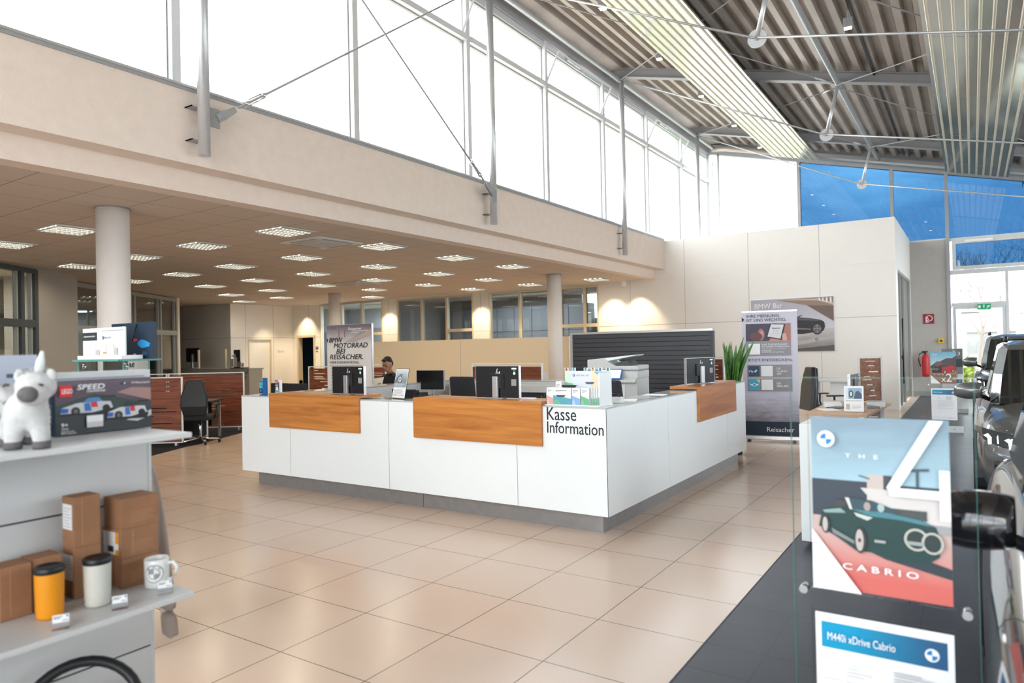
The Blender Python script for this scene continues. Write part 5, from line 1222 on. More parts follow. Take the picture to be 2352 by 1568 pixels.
# ================================================================ CARS
def mirror_ring(h):     # h: half profile from bottom centre to top centre (x>=0)
    return h+[(-x, z) for x, z in reversed(h[1:-1])]
def car(x, y, paint, label, L=4.4):
    """facing -y, origin on the floor under the middle of the front bumper"""
    w = .925; t = thing('car', label, 'car', (x, y, 0), 0, 'parked cars')
    st = [(0.00, .56, .32, .70, .73), (.03, .70, .27, .76, .79), (.10, .82, .23, .82, .86), (.30, .895, .22, .88, .93), (.75, .92, .22, .93, .985), (1.30, w, .22, .97, 1.04), (2.2, w, .22, 1.0, 1.05), (3.2, .92, .22, 1.01, 1.06), (3.9, .89, .25, 1.0, 1.05), (L-.12, .80, .30, .95, 1.0), (L-.02, .68, .36, .88, .93)]
    rings = []
    for (yy, ww, zb, zs, zt) in st:
        h = [(0, zb), (ww*.8, zb), (ww-.03, zb+.09), (ww, .52), (ww, .64), (ww-.012, zs-.16), (ww-.05, zs-.06), (ww-.15, zs), (ww*.5, (zs+zt)/2+.015), (0, zt)]
        rings.append([(px_, yy, pz) for px_, pz in mirror_ring(h)])
    body = mb(paint).loft(rings).build('body', t, subsurf=2)
    # greenhouse
    def ring(z, hw, y0, y1, cf, cr):
        return [(-hw*cf, y0, z), (hw*cf, y0, z), (hw, y0+.15, z), (hw, y1-.25, z), (hw*cr, y1, z), (-hw*cr, y1, z), (-hw, y1-.25, z), (-hw, y0+.15, z)]
    mb('carglass').loft([ring(.98, .775, 1.22, 4.12, .92, .8), ring(1.52, .655, 2.02, 3.86, .92, .8)], smooth=False).build('windows', t, bevel=.01)
    mb(paint).loft([ring(1.505, .668, 1.99, 3.90, .92, .8), ring(1.56, .64, 2.08, 3.84, .90, .8), ring(1.60, .52, 2.25, 3.70, .8, .8)], smooth=False).build('roof', t, bevel=.02)
    for s in (-1, 1):
        q0, q1 = [(s*.700, 1.20, .97), (s*.785, 1.38, .97), (s*.745, 1.42, .97)], [(s*.592, 2.00, 1.53), (s*.668, 2.17, 1.53), (s*.63, 2.2, 1.53)]
        mid = [tuple((a_+b_)/2+(.012*s if i_ == 0 else (-.02 if i_ == 1 else .012)) for i_, (a_, b_) in enumerate(zip(u_, v_))) for u_, v_ in zip(q0, q1)]
        mb(paint).loft([q0, mid, q1], smooth=False).build('pillar', t, bevel=.008)
        mb('black').loft([[(s*.777, 2.62, .99), (s*.777, 2.72, .99), (s*.74, 2.72, .99), (s*.74, 2.62, .99)], [(s*.66, 2.66, 1.51), (s*.66, 2.74, 1.51), (s*.62, 2.74, 1.51), (s*.62, 2.66, 1.51)]], smooth=False).build('pillar', t)
        mb('black').tube([(s*.60, 2.25, 1.60), (s*.60, 2.32, 1.64), (s*.60, 3.55, 1.64), (s*.60, 3.62, 1.60)], .018, 8).build('roof_rail', t)
        # door mirror
        m_ = mb(paint)
        rr = []
        for i in range(9):
            u = i/8; xx = s*(.84+.25*u); hh = .092*math.sin(PI*min(1, .25+.66*u))**.5; dd = .080*math.sin(PI*min(1, .25+.66*u))**.6
            rr.append([(xx, 1.56+.02*u+dd*math.cos(2*PI*k/14)*(1.25 if math.cos(2*PI*k/14) < 0 else .35), 1.095-.012*u+hh*math.sin(2*PI*k/14)) for k in range(14)])
        mr_ = m_.loft(rr).build('door_mirror', t)
        mb('black').tube([(s*.76, 1.62, .99), (s*.86, 1.60, 1.035), (s*.98, 1.57, 1.045)], .022, 8).build('mirror_foot', mr_)
        mb('carglass').box(min(s*.84, s*1.05), max(s*.84, s*1.05), 1.592, 1.598, 1.05, 1.14).build('mirror_glass', mr_)
        # headlight cluster wraps the corner
        P = [(.912, .46, .845), (.862, .21, .852), (.75, .055, .835), (.56, -.015, .80), (.42, -.045, .77)]
        top = [(s*a, b_, c) for a, b_, c in P]; bot = [(s*(a-.01), b_-.012, c-d_) for (a, b_, c), d_ in zip(P, (.05, .105, .125, .118, .09))]
        bk = [(s*(a-.05), b_+.12, c-.05) for a, b_, c in P]
        hl = mb('carglass'); n_ = len(P)
        hl.add(top+bot+bk, [(i, i+1, i+1+n_, i+n_) for i in range(n_-1)]+[(i, i+1, i+1+2*n_, i+2*n_) for i in range(n_-1)]+[(i+n_, i+1+n_, i+1+2*n_, i+2*n_) for i in range(n_-1)])
        hl_o = hl.build('headlight', t)
        for (xa, ya), k in (((.815, .085), 0), ((.67, .0), 1)):
            z0 = .722 if k == 0 else .692
            q = [(xa+.035, z0+.08), (xa+.005, z0+.092), (xa-.02, z0+.06), (xa-.018, z0), (xa+.004, z0), (xa+.006, z0+.055)]
            b_ = mb('led'); b_.add([(s*a, ya-.018+(.5*(xa-a) if k == 0 else .2*(xa-a)), c) for a, c in q], [tuple(range(6))])
            b_.build('daylight_led', hl_o, norm=False)
        mb('black').prismx([(.05, .34), (.0, .36), (-.02, .56), (.06, .58)], s*.40 if s > 0 else -.78, .78 if s > 0 else -.40).build('air_intake', t)
        for yy in (.86, L-.92):
            a = []
            wa = mb('black').tube([(s*.80, yy, .36), (s*.922, yy, .36)], .40, 32, smooth=False); wa.build('wheel_arch', t)
            wh = thing('wheel', '', '', (s*.815, yy, .345)); del wh['label'], wh['category']; wh.parent = t
            mb('rubber').lathe([(.22, -.11), (.33, -.115), (.345, -.08), (.345, .08), (.33, .115), (.22, .11)], 30).build('tyre', wh)
            rim = mb('chrome')
            for k in range(10):
                rm = Matrix.Rotation(2*PI*k/10, 3, 'Z'); rim.box(.05, .23, -.012, .012, .07, .10, rm, (0, 0, 0))
            rim.tube([(0, 0, .05), (0, 0, .11)], .06, 14).tube([(0, 0, -.10), (0, 0, .09)], .228, 24, cap=False)
            rim.build('rim', wh)
            wh.rotation_euler = (0, R(90)*s, 0)
    mb('black').prism([(-.36, .56), (-.30, .50), (-.06, .50), (-.02, .56), (-.02, .70), (-.08, .74), (-.32, .74), (-.36, .68)], -.045, .05).prism([(.36, .56), (.30, .50), (.06, .50), (.02, .56), (.02, .70), (.08, .74), (.32, .74), (.36, .68)], -.045, .05).build('grille', t)
    mb('black').box(-.5, .5, -.03, .1, .22, .34).build('front_lip', t)
    mb('chrome').tube([(0, .03, .785), (0, .005, .79)], .04, 20).build('badge', t)
    return t
car(4.15, -2.10, 'paint_black', 'glossy black car nearest the viewer at the right edge, its door mirror sticking out')
car(4.13, 4.12, 'paint_grey', 'grey car behind the black one with bright daytime running lights')
t = car(4.13, 12.0, 'paint_grey', 'grey car farthest back near the gable door'); t.scale = (1, 1, 1.06)

# ================================================================ GLASS POSTER STANDS
def stand(x0, y, label, pics):
    t = thing('poster_stand', label, 'poster stand', (x0, y, 0), 0, 'glass poster stands')
    mb('acrylic').box(0, .515, -.006, .006, .04, 1.53).build('glass_panel', t)
    mb('glass_edge').box(-.001, .0, -.006, .006, .04, 1.53).box(.515, .516, -.006, .006, .04, 1.53).box(0, .515, -.006, .006, 1.53, 1.531).build('glass_edge', t)
    b = mb('alu_white').box(-.02, .535, -.06, .06, 0, .10); b.mat('steel').tube([(.12, -.062, .06), (.12, -.06, .06)], .012, 10).tube([(.40, -.062, .06), (.40, -.06, .06)], .012, 10); b.build('base', t, bevel=.003)
    for xx, zz in ((.03, .83), (.485, .83)): mb('chrome').tube([(xx, -.02, zz), (xx, .02, zz)], .014, 10).build('fixing', t)
    mb('acrylic').box(.055, .455, -.016, -.008, .84, 1.415).build('poster_pocket', t); mb('acrylic').box(.055, .455, -.016, -.008, .20, .775).build('poster_pocket', t)
    return t
def poster_at(t, items, texts, label_part='poster', z=.85):
    p = art(label_part, t, [(k, [(.065+u*.385, z+v*.555) for u, v in poly]) for k, poly in items], -.017)
    for s_, u, v, ww, hh, ink, bo in texts: text(p, s_, .065+u*.385, -.017-.0006*(len(items)+3), z+v*.555, ww*.385, hh*.555, ink, bo)
    return p
grad('gr_4sky', (.34, .52, .60), (.20, .29, .36), 1.18, 1.38, noise=.14)
grad('gr_4gnd', (.58, .13, .11), (.52, .37, .34), .90, 1.04, noise=.03)
grad('gr_hdr', (.0, .30, .52), (.02, .10, .22), .16, .40, 'X', noise=.05)
def ringpoly(u, v, a, b, th, key, bg):
    return [(key, disc(u, v, a, 18, rz=b)), (bg, disc(u, v, a-th, 18, rz=b-th*.7))]
G = (.01, .045, .042)
four = [('inkwhite', rect(0, 1, 0, 1)), ('gr_4sky', rect(0, 1, .60, 1)), ('gr_4gnd', rect(0, 1, 0, .47)), ((.035, .05, .07), rect(0, .42, .42, .635)), ((.58, .55, .53), [(.37, .60), (1, .60), (1, .40), (.40, .40), (.42, .56)]), ((.50, .43, .40), rect(.42, .54, .60, .68)), ((.05, .06, .07), rect(.54, .94, .60, .63)), ((.05, .06, .07), rect(.54, .60, .62, .68)), ((.10, .16, .20), [(.36, .675), (.44, .66), (.44, .65), (.36, .665)]), ((.05, .09, .12), rect(.77, .79, .63, .72)), ((.05, .09, .12), [(.73, .725), (.86, .735), (.86, .72), (.73, .71)]),
    ((.06, .07, .07), [(.60, .50), (.84, .50), (.84, .445), (.60, .455)]), ((.30, .31, .31), rect(.86, 1, .38, .43)),
    ((.025, .04, .05), [(.05, .36), (.30, .28), (.55, .21), (1, .145), (1, .20), (.80, .24)]),
    (G, [(.05, .36), (.08, .46), (.22, .475), (.30, .47), (.55, .475), (.78, .455), (.90, .42), (.93, .35), (.92, .26), (.84, .215), (.62, .205), (.44, .24), (.33, .24), (.20, .30)]), ((.06, .20, .24), [(.30, .475), (.55, .475), (.80, .45), (.88, .42), (.66, .44), (.45, .445)]), ((.22, .34, .30), [(.08, .455), (.22, .475), (.26, .45), (.10, .44)]),
    ((.03, .07, .09), [(.27, .54), (.45, .535), (.60, .50), (.66, .475), (.30, .475)]), ((.60, .60, .56), [(.255, .54), (.285, .54), (.31, .475), (.29, .475)]), ((.05, .05, .05), disc(.22, .505, .05, rz=.02)), ((.35, .45, .45), disc(.52, .50, .025)), ((.35, .30, .28), disc(.42, .50, .025)),
    ((.50, .55, .50), [(.32, .46), (.46, .44), (.42, .42), (.34, .44)]),
    ((.03, .03, .03), disc(.105, .375, .035, rz=.052)), ((.45, .42, .40), disc(.10, .375, .02, rz=.042)), ((.03, .03, .03), disc(.365, .305, .048, rz=.075)), ((.45, .40, .38), disc(.36, .305, .030, rz=.062)), ((.05, .05, .05), disc(.36, .305, .012)),
    ((.20, .22, .22), [(.15, .36), (.32, .30), (.32, .28), (.16, .33)])] \
    + ringpoly(.765, .345, .085, .062, .018, (.45, .45, .40), (.02, .035, .035)) + ringpoly(.875, .335, .075, .060, .017, (.45, .45, .40), (.02, .035, .035)) + [((.35, .37, .36), rect(.47, .55, .305, .32)), ((.30, .33, .32), rect(.70, .82, .315, .335)),
    ('inkwhite', [(0, 0), (.37, 0), (0, .345)]), ('inkwhite', rect(.035, .145, .05, .14)),
    ('inkwhite', [(.87, 1), (.965, 1), (.655, .62), (.60, .58), (.565, .62)]), ('inkwhite', rect(.585, .94, .575, .622)), ('inkwhite', rect(.93, 1, .465, .735)), ('inkwhite', disc(.125, .875, .068, rz=.048))] + [((.02, .20, .50), disc(.125, .875, .045, 8, 90, 180, rz=.032)), ((.02, .20, .50), disc(.125, .875, .045, 8, 270, 360, rz=.032))]
sheet = [('inkwhite', rect(0, 1, 0, 1)), ('gr_hdr', rect(.045, .955, .80, .95)), ('inkwhite', disc(.85, .87, .05, rz=.036)), ((.02, .2, .5), disc(.85, .87, .038, 8, 90, 180, rz=.027)), ((.02, .2, .5), disc(.85, .87, .038, 8, 270, 360, rz=.027))] + \
    [((.55, .57, .60), rect(.06, .18, v, v+.006)) for v in (.74, .62, .54, .40)] + [((.62, .64, .66), rect(.23, .23+w_, v, v+.006)) for w_, v in ((.09, .745), (.12, .72), (.10, .70), (.2, .68), (.14, .66), (.65, .62), (.60, .605), (.66, .575), (.62, .56), (.64, .53), (.63, .51), (.66, .49), (.6, .47), (.64, .45), (.63, .43), (.3, .41), (.64, .37), (.62, .355))] + [((.45, .46, .48), rect(.58, .58+w_, v, v+.007)) for w_, v in ((.2, .74), (.28, .725), (.18, .705), (.22, .69), (.25, .67), (.2, .65))]
t = stand(2.70, -.65, 'near glass stand with the big convertible poster, right foreground', None)
poster_at(t, four, [('T   H   E', .27, .775, .24, .022, 'inkwhite', .02), ('C A B R I O', .235, .135, .54, .035, 'inkwhite', .02)])
poster_at(t, sheet, [('M440i xDrive Cabrio', .10, .86, .50, .045, 'inkwhite', .01), ('84.900,00 €', .62, .06, .28, .02, 'darkink', .02)], 'data_sheet', .21)
grad('gr_2sky', (.45, .62, .68), (.14, .36, .48), 1.15, 1.40)
two = [('gr_2sky', rect(0, 1, .3, 1)), ((.07, .065, .075), [(0, .55), (.12, .62), (.25, .70), (.38, .70), (.62, .80), (.85, .80), (1, .88), (1, .35), (0, .35)]), ((.16, .10, .08), [(.15, .62), (.25, .70), (.38, .70), (.6, .55), (.3, .5)]), ((.26, .14, .085), rect(0, 1, 0, .36)), ((.38, .22, .12), [(0, .50), (.2, .42), (1, .42), (1, .3), (0, .3)]),
    ((.03, .03, .035), [(.05, .34), (.06, .46), (.14, .51), (.30, .54), (.45, .61), (.60, .61), (.62, .34), (.2, .33)]), ((.48, .03, .035), [(.44, .345), (.46, .52), (.60, .53), (.72, .60), (.86, .56), (.95, .53), (.96, .40), (.90, .35), (.6, .33)]), ((.48, .03, .035), [(.30, .56), (.42, .62), (.60, .62), (.74, .60), (.60, .61), (.44, .60)]), ((.05, .06, .07), [(.33, .54), (.44, .60), (.66, .60), (.78, .56), (.62, .53)]),
    ((.55, .50, .48), disc(.13, .46, .055, rz=.03)), ((.02, .02, .02), disc(.13, .46, .042, rz=.022)), ((.55, .50, .48), disc(.25, .455, .055, rz=.03)), ((.02, .02, .02), disc(.25, .455, .042, rz=.022)), ((.02, .02, .02), disc(.56, .36, .07, rz=.07)), ((.4, .4, .4), disc(.56, .36, .04, rz=.05)), ((.02, .02, .02), disc(.87, .40, .055, rz=.06)), ((.35, .35, .35), disc(.87, .40, .03, rz=.04)),
    ('inkwhite', [(0, 0), (.38, 0), (0, .27)]), ('inkwhite', rect(.03, .13, .06, .14)), ('inkwhite', disc(.11, .92, .035, rz=.025)), ((.02, .2, .5), disc(.11, .92, .022, rz=.016)), ('inkwhite', [(.19, .905), (.25, .935), (.26, .925), (.21, .90)])]
t = stand(2.525, 11.24, 'glass stand with the red car poster, beside the parked grey cars', None)
poster_at(t, two, [('T  H  E', .12, .27, .40, .025, 'inkwhite', .01), ('x', .42, .06, .17, .12, 'inkwhite', .01), ('2', .60, .06, .22, .25, 'inkwhite', .01)])
poster_at(t, sheet, [('BMW X2 sDrive20i', .10, .86, .34, .03, 'inkwhite', .01), ('49.800,00 €', .66, .06, .26, .02, 'darkink', .02)], 'data_sheet', .21)
three = [((.18, .19, .21), rect(0, 1, .45, 1)), ((.45, .47, .50), [(0, .8), (.45, .72), (.2, .6), (0, .6)]), ((.05, .06, .07), rect(0, 1, .25, .6)), ((.30, .31, .33), rect(0, 1, 0, .28)), ('inkwhite', [(0, 0), (.38, 0), (0, .27)])]
t = stand(2.58, 15.0, 'farthest glass stand with a grey car poster, behind the red car one', None)
poster_at(t, three, [('X', .50, .84, .18, .10, 'inkwhite', .0), ('3', .72, .74, .18, .14, 'inkwhite', .0)])
poster_at(t, sheet, [], 'data_sheet', .21)

# ================================================================ SHOP GONDOLA AT THE LEFT
GY = -1.69
t = thing('shop_shelf', 'white gondola shelf unit with three boards filling the left foreground', 'shelf', (.6, -2.6, 0))
b = mb('shelfwhite')
for z0, z1 in ((.02, .552), (.558, 1.108), (1.114, 1.37)): b.box(.555, .60, -3.6, GY, z0, z1)
b.box(.555, .60, -3.6, GY, 1.37, 1.56)
W(b, 'back_panel', t)
W(mb('darkink').box(.56, .598, -3.6, GY, .552, .558).box(.56, .598, -3.6, GY, 1.108, 1.114), 'groove', t)
W(mb('alu_white').box(.553, .603, GY, GY+.012, .0, 1.597).box(.553, .603, -3.6, GY, 1.56, 1.597).mat('inkgrey').box(.603, .604, -3.6, GY-.01, 1.572, 1.576), 'frame', t)
for z in (1.387, .85, .30): W(mb('shelfwhite').box(.604, 1.0, -3.6, -1.755, z-.018, z), 'shelf_board', t, bevel=.002)
W(mb('alu_white').box(.2, .95, -3.6, GY, 0, .02), 'foot', t)
# toy car box
bt = thing('toy_box', 'black toy car box with a red logo on the top shelf board', 'toy box', (.70, -2.05, 1.388), R(90))
mb('navy').box(0, .322, 0, .055, 0, .183).build('carton', bt, bevel=.0015)
grad('gr_toy', (.012, .016, .022), (.14, .10, .13), .02, .20, noise=.12)
def toycar(x, z, s, body_, acc, k):
    return [((.01, .01, .012), [(x-s*.55, z-.004), (x+s*.5, z-.008), (x+s*.55, z+.012), (x-s*.3, z+.02)]), (body_, [(x-s*.5, z+.004), (x-s*.48, z+.022), (x-s*.2, z+.036), (x+s*.05, z+.040), (x+s*.45, z+.036), (x+s*.5, z+.014), (x+s*.1, z+.002)]), (acc, [(x-s*.1, z+.036), (x+s*.02, z+.052), (x+s*.22, z+.052), (x+s*.3, z+.038)]), ((.02, .10, .42), [(x-s*.5, z+.006), (x-s*.36, z+.006), (x-s*.34, z+.02), (x-s*.48, z+.022)]), ((.60, .03, .04), [(x+s*.08, z+.02), (x+s*.2, z+.02), (x+s*.18, z+.038), (x+s*.06, z+.038)]), ((.02, .16, .50), [(x-s*.05, z+.008), (x+s*.08, z+.008), (x+s*.04, z+.036), (x-s*.06, z+.034)]), ((.008, .008, .008), disc(x-s*.22, z+.010, .014)), ((.12, .12, .12), disc(x-s*.22, z+.010, .007)), ((.008, .008, .008), disc(x+s*.36, z+.014, .012)), ((.008, .008, .008), rect(x+s*.28, x+s*.55, z+.052, z+.056))]
art('front_print', bt, [('gr_toy', rect(.002, .320, .002, .181)), ((.35, .20, .18), [(.20, .135), (.320, .10), (.320, .145), (.25, .15)]), ((.03, .05, .045), [(.002, .10), (.12, .135), (.20, .12), (.32, .08), (.32, .06), (.002, .08)]), ((.03, .035, .04), [(.002, .002), (.320, .002), (.320, .075), (.002, .085)]), ((.55, .57, .58), [(.23, .035), (.320, .065), (.320, .045), (.27, .028)])]
    + toycar(.100, .070, .17, (.55, .57, .60), (.06, .22, .50), 0) + toycar(.232, .045, .14, (.60, .61, .62), (.03, .03, .035), 1)
    + [((.65, .01, .015), rect(.012, .050, .130, .168)), ((.60, .58, .60), rect(.095, .148, .022, .062)), ('paper', rect(.095, .148, .040, .062))] + roundel(.222, .166, .006), -.0003, .0003)
text(bt, 'LEGO', .015, -.018, .141, .032, .016, 'inkwhite', .03)
text(bt, 'SPEED', .062, -.018, .152, .088, .017, 'inkwhite', .03, .2); text(bt, 'CHAMPIONS', .092, -.018, .142, .060, .007, 'inkwhite', .03, .2)
text(bt, 'M Motorsport', .243, -.018, .161, .065, .009, 'inkwhite', .01); text(bt, '9+', .012, -.018, .032, .020, .012, 'inkwhite', .03)
text(bt, '76922', .012, -.018, .022, .022, .006, 'inkwhite', .01); text(bt, 'BMW M4 GT3 &\nBMW M Hybrid V8', .012, -.018, .006, .044, .012, 'inkwhite', .01)
mb('red').box(-.0006, 0, .008, .047, .135, .170).mat('yellow').box(-.0010, -.0006, .020, .036, .140, .166).build('side_logo', bt)
o = text(None, 'SPEED', 0, 0, 0, .095, .022, 'inkwhite', .03, .2)
for v in o.data.vertices: v.co = Vector((-.0012, .038-(v.co.z), .125-v.co.x))
o.parent = bt; o.name = 'side_lettering'
# plush unicorn
UA = .586
t = thing('plush_unicorn', 'white plush unicorn with grey muzzle and hooves on the top shelf board', 'plush toy', (.925, -2.215, 1.388), UA)
body = [[(-.085, .055, .115, .050), (-.05, .04, .115, .050), (0, .0, .112, .048), (.018, -.012, .138, .042), (.034, -.020, .160, .044)],
        [(0, .0, .112, .048), (-.028, -.012, .070, .030), (-.034, -.016, .034, .025), (-.034, -.016, .012, .024)], [(0, .0, .112, .048), (.036, -.004, .070, .029), (.042, -.006, .034, .024), (.042, -.006, .012, .023)],
        [(-.085, .055, .115, .050), (-.095, .05, .060, .028), (-.098, .05, .012, .024)], [(-.085, .055, .115, .050), (-.065, .10, .060, .027), (-.065, .105, .012, .023)]]
skin_body(body, 'body', t, 'plush', 2)
HX = .034
h = mb('plush').ell((.014+HX, -.035, .182), (.052, .050, .044), 14).ell((.030+HX, -.072, .162), (.042, .044, .034), 12); head = h.build('head', t)
mb('plushgrey').ell((.038+HX, -.103, .162), (.028, .020, .023), 12).build('muzzle', head)
for s, x, z in ((-1, .006+.0, .188), (1, .006+.085, .186)): mb('darkink').tube([(x-.009, -.0825-(.010 if s < 0 else -.004), z-.002), (x, -.086-(.010 if s < 0 else -.004), z+.002), (x+.008, -.084-(.010 if s < 0 else -.004), z)], .0036, 6).build('eye', head)
mb('white').tube([(.060, -.040, .216), (.070, -.046, .252), (.078, -.050, .280)], [.013, .011, .004], 10).build('horn', head)
for s, x in ((-1, .0), (1, .094)): mb('plush').ell((x, -.035, .214), (.013, .009, .018), 10, Matrix.Rotation(R(-25*s), 3, 'Y')).build('ear', head)
fr = mb('plush'); rnd = random.Random(2)
for k in range(60):
    x = rnd.uniform(.012, .076); y = rnd.uniform(-.06, -.01); fr.tube([(x, y, .208), (x+rnd.uniform(-.006, .006), y-rnd.uniform(.0, .012), .208+rnd.uniform(.014, .030))], [.0022, .0006], 4, cap=False)
fr.build('forelock', head)
for x, y in ((-.034, -.016), (.042, -.006), (-.098, .05), (-.065, .105)): mb('plushgrey').lathe([(.001, 0), (.0225, .001), (.0245, .012), (.0225, .022), (.001, .024)], 14, (x, y, 0)).build('hoof', t)
mb('plush').tube([(-.11, .08, .13), (-.125, .09, .16), (-.14, .10, .13), (-.14, .10, .08)], [.020, .028, .026, .008], 10).build('tail', t)
# small framed picture behind the unicorn
t = thing('sheet_holder', 'clear acrylic holder with a blue-grey toy poster behind the plush unicorn', 'sign holder', (.66, -2.50, 1.388), R(90))
mb('acrylic').box(0, .42, 0, .008, 0, .278).build('back_sheet', t); mb('acrylic').box(0, .42, -.03, .05, 0, .004).build('foot', t)
grad('gr_lp', (.30, .33, .40), (.45, .50, .60), .1, .27)
art('print', t, [('gr_lp', rect(.003, .417, .006, .272)), ((.30, .30, .33), rect(.003, .417, .006, .14)), ((.03, .04, .07), rect(.20, .40, .135, .165)), ((.06, .08, .12), rect(.23, .27, .20, .215)), ((.06, .08, .12), rect(.33, .37, .20, .213)), ((.6, .62, .65), rect(.24, .30, .15, .17))]+roundel(.385, .215, .014), 0, .0003)

def pcarton(x, y, w, d, h, z, label, group, rz=0, lab=0):
    """cardboard carton; faces +x with w along y"""
    t = thing('cardboard_box', label, 'box', (x, y, z), rz, group)
    mb('card').box(-d, 0, 0, w, 0, h).build('carton', t, bevel=.0015)
    mb('card_d').box(0, .0003, w*.30, w*.33, .01, h-.01).build('tape_mark', t) if lab != 2 else None
    if lab == 1:
        mb('paper').box(-d*.95, -d*.15, -.0006, 0, h*.35, h*.85).build('shipping_label', t)
        for k in range(7): mb('inkgrey').box(-d*.9, -d*(.25+.08*(k % 3)), -.0009, -.0006, h*(.40+.06*k), h*(.41+.06*k)).build('label_print', t)
    if lab == 2:
        for k in range(5): mb('card_d').box(0, .0003, w*.25, w*(.9-.06*(k % 3)), h*(.18+.08*k), h*(.20+.08*k)).build('printed_line', t)
    if lab == 3:
        for k in range(5): mb('card_d').box(0, .0003, w*.25, w*(.9-.06*(k % 3)), h*(.18+.08*k), h*(.20+.08*k)).build('printed_line', t)
        mb('paper').box(-d*.95, -d*.15, -.0006, 0, h*.12, h*.88).mat('orange').box(-d*.30, -d*.15, -.0009, -.0006, h*.5, h*.88).box(-d*.30, -d*.15, -.0009, -.0006, h*.12, h*.3).mat('darkink').box(-d*.7, -d*.4, -.0009, -.0006, h*.2, h*.4).build('shipping_label', t)
    return t
g = 'cardboard boxes on the lower shelf board'
pcarton(.735, -2.013, .084, .080, .167, .851, 'lower tall cardboard box behind the white tumbler', g, 0, 1)
pcarton(.735, -2.013, .084, .080, .167, 1.0185, 'tall cardboard box with a white label, top of its stack', g, 0, 1)
pcarton(.770, -1.880, .132, .118, .100, .851, 'cardboard box at the bottom of the stack of three, beside the mug', g, 0, 2)
pcarton(.770, -1.880, .132, .118, .102, .9515, 'middle cardboard box of three with an orange and white label', g, R(1.5), 3)
pcarton(.770, -1.880, .132, .118, .103, 1.054, 'top cardboard box of the stack of three', g, R(-1), 2)
pcarton(.742, -2.138, .086, .085, .165, .851, 'cardboard box behind the right side of the orange tumbler', g, 0, 0)
pcarton(.748, -2.228, .086, .085, .163, .851, 'cardboard box at the left edge of the view behind the orange tumbler', g, 0, 0)
def tumbler(x, y, key, label, h):
    t = thing('tumbler', label, 'tumbler', (x, y, .851), 0, 'insulated tumblers')
    mb(key).lathe([(.001, 0), (.034, .001), (.037, .010), (.040, h-.022), (.040, h-.02), (.001, h-.02)], 32).build('cup', t)
    mb('black').lathe([(.001, h-.02), (.041, h-.02), (.0425, h-.016), (.0425, h-.003), (.040, h), (.034, h), (.033, h-.004), (.001, h-.004)], 32).build('lid', t)
    text(t, 'CORKCICLE' if False else 'bmw', -.006, -.0395, .02, .010, .004, 'darkink', .02, name='tiny_mark')
    return t
tumbler(.825, -2.125, 'orange', 'bright orange tumbler with a black lid on the lower shelf board', .158)
tumbler(.848, -1.995, 'cup_white', 'cream white tumbler with a black lid on the lower shelf board', .155)
t = thing('mug', 'white ceramic mug with a black ring emblem on the lower shelf board', 'mug', (.838, -1.795, .851), UA)
mb('mug').lathe([(.001, 0), (.035, 0), (.039, .004), (.040, .094), (.0385, .097), (.036, .094), (.035, .008), (.001, .006)], 36).build('cup', t)
mb('mug').tube([(.037, 0, .078), (.058, 0, .082), (.070, 0, .066), (.068, 0, .042), (.052, 0, .024), (.036, 0, .020)], .0055, 10).build('handle', t)
em = MB()
def wrap(k, poly, off):
    em.mat(k); pts = []
    for i in range(len(poly)):
        (a, c), (a2, c2) = poly[i], poly[(i+1) % len(poly)]
        for j in range(3): pts.append((a+(a2-a)*j/3, c+(c2-c)*j/3))
    cx = sum(p[0] for p in pts)/len(pts); cz = sum(p[1] for p in pts)/len(pts)
    V = lambda a, c: (.0+(.0398+off)*math.sin(a/.04), -(.0398+off)*math.cos(a/.04), c)
    n_ = len(pts); em.add([V(*p) for p in pts]+[V(cx, cz)], [(i, (i+1) % n_, n_) for i in range(n_)])
cxm, czm = .010, .052
for k, poly, off in (('darkink', disc(cxm, czm, .0305, 20), .0006), ('mug', disc(cxm, czm, .0285, 20), .0009), ('darkink', disc(cxm, czm, .0185, 18), .0012), ('mug', disc(cxm, czm, .0170, 18), .0015), ('inkgrey', disc(cxm, czm, .0165, 8, 90, 180), .0018), ('inkgrey', disc(cxm, czm, .0165, 8, 270, 360), .0018)): wrap(k, poly, off)
em.build('emblem', t, norm=False)
for s_, a in (('B', 135), ('M', 90), ('W', 45)):
    o = text(t, s_, 0, 0, 0, .0065, .006, 'darkink', .02, name='emblem_letter')
    for v in o.data.vertices:
        lx, lz = v.co.x-.00325, v.co.z-.003; ra = R(a-90); px_ = lx*math.cos(ra)-lz*math.sin(ra)+cxm+.0235*math.cos(R(a)); pz = lx*math.sin(ra)+lz*math.cos(ra)+czm+.0235*math.sin(R(a))
        v.co = Vector((.0417*math.sin(px_/.04), -.0417*math.cos(px_/.04), pz))
for x, y, lab in ((.955, -2.150, 'tiny price card in front of the orange tumbler'), (.945, -1.975, 'tiny price card between the white tumbler and the mug'), (.935, -1.822, 'tiny price card in front of the mug')):
    t = thing('price_card', lab, 'price card', (x, y, .851), R(62), 'price cards on the lower shelf board')
    mb('acrylic').box(-.022, .022, -.001, .001, 0, .042).box(-.022, .022, -.012, 0, 0, .001).build('holder', t)
    mb('paper').box(-.021, .021, -.0016, -.001, .018, .041).mat('inkgrey').box(-.021, .021, -.0016, -.001, .006, .018).build('card', t)
    art('card_print', t, [('darkink', rect(-.018, .004, .034, .036)), ('darkink', rect(-.018, -.002, .030, .032)), ('inkgrey', rect(.004, .018, .022, .025)), ('blue', disc(.016, .036, .003, 8))], -.0016, .0002)
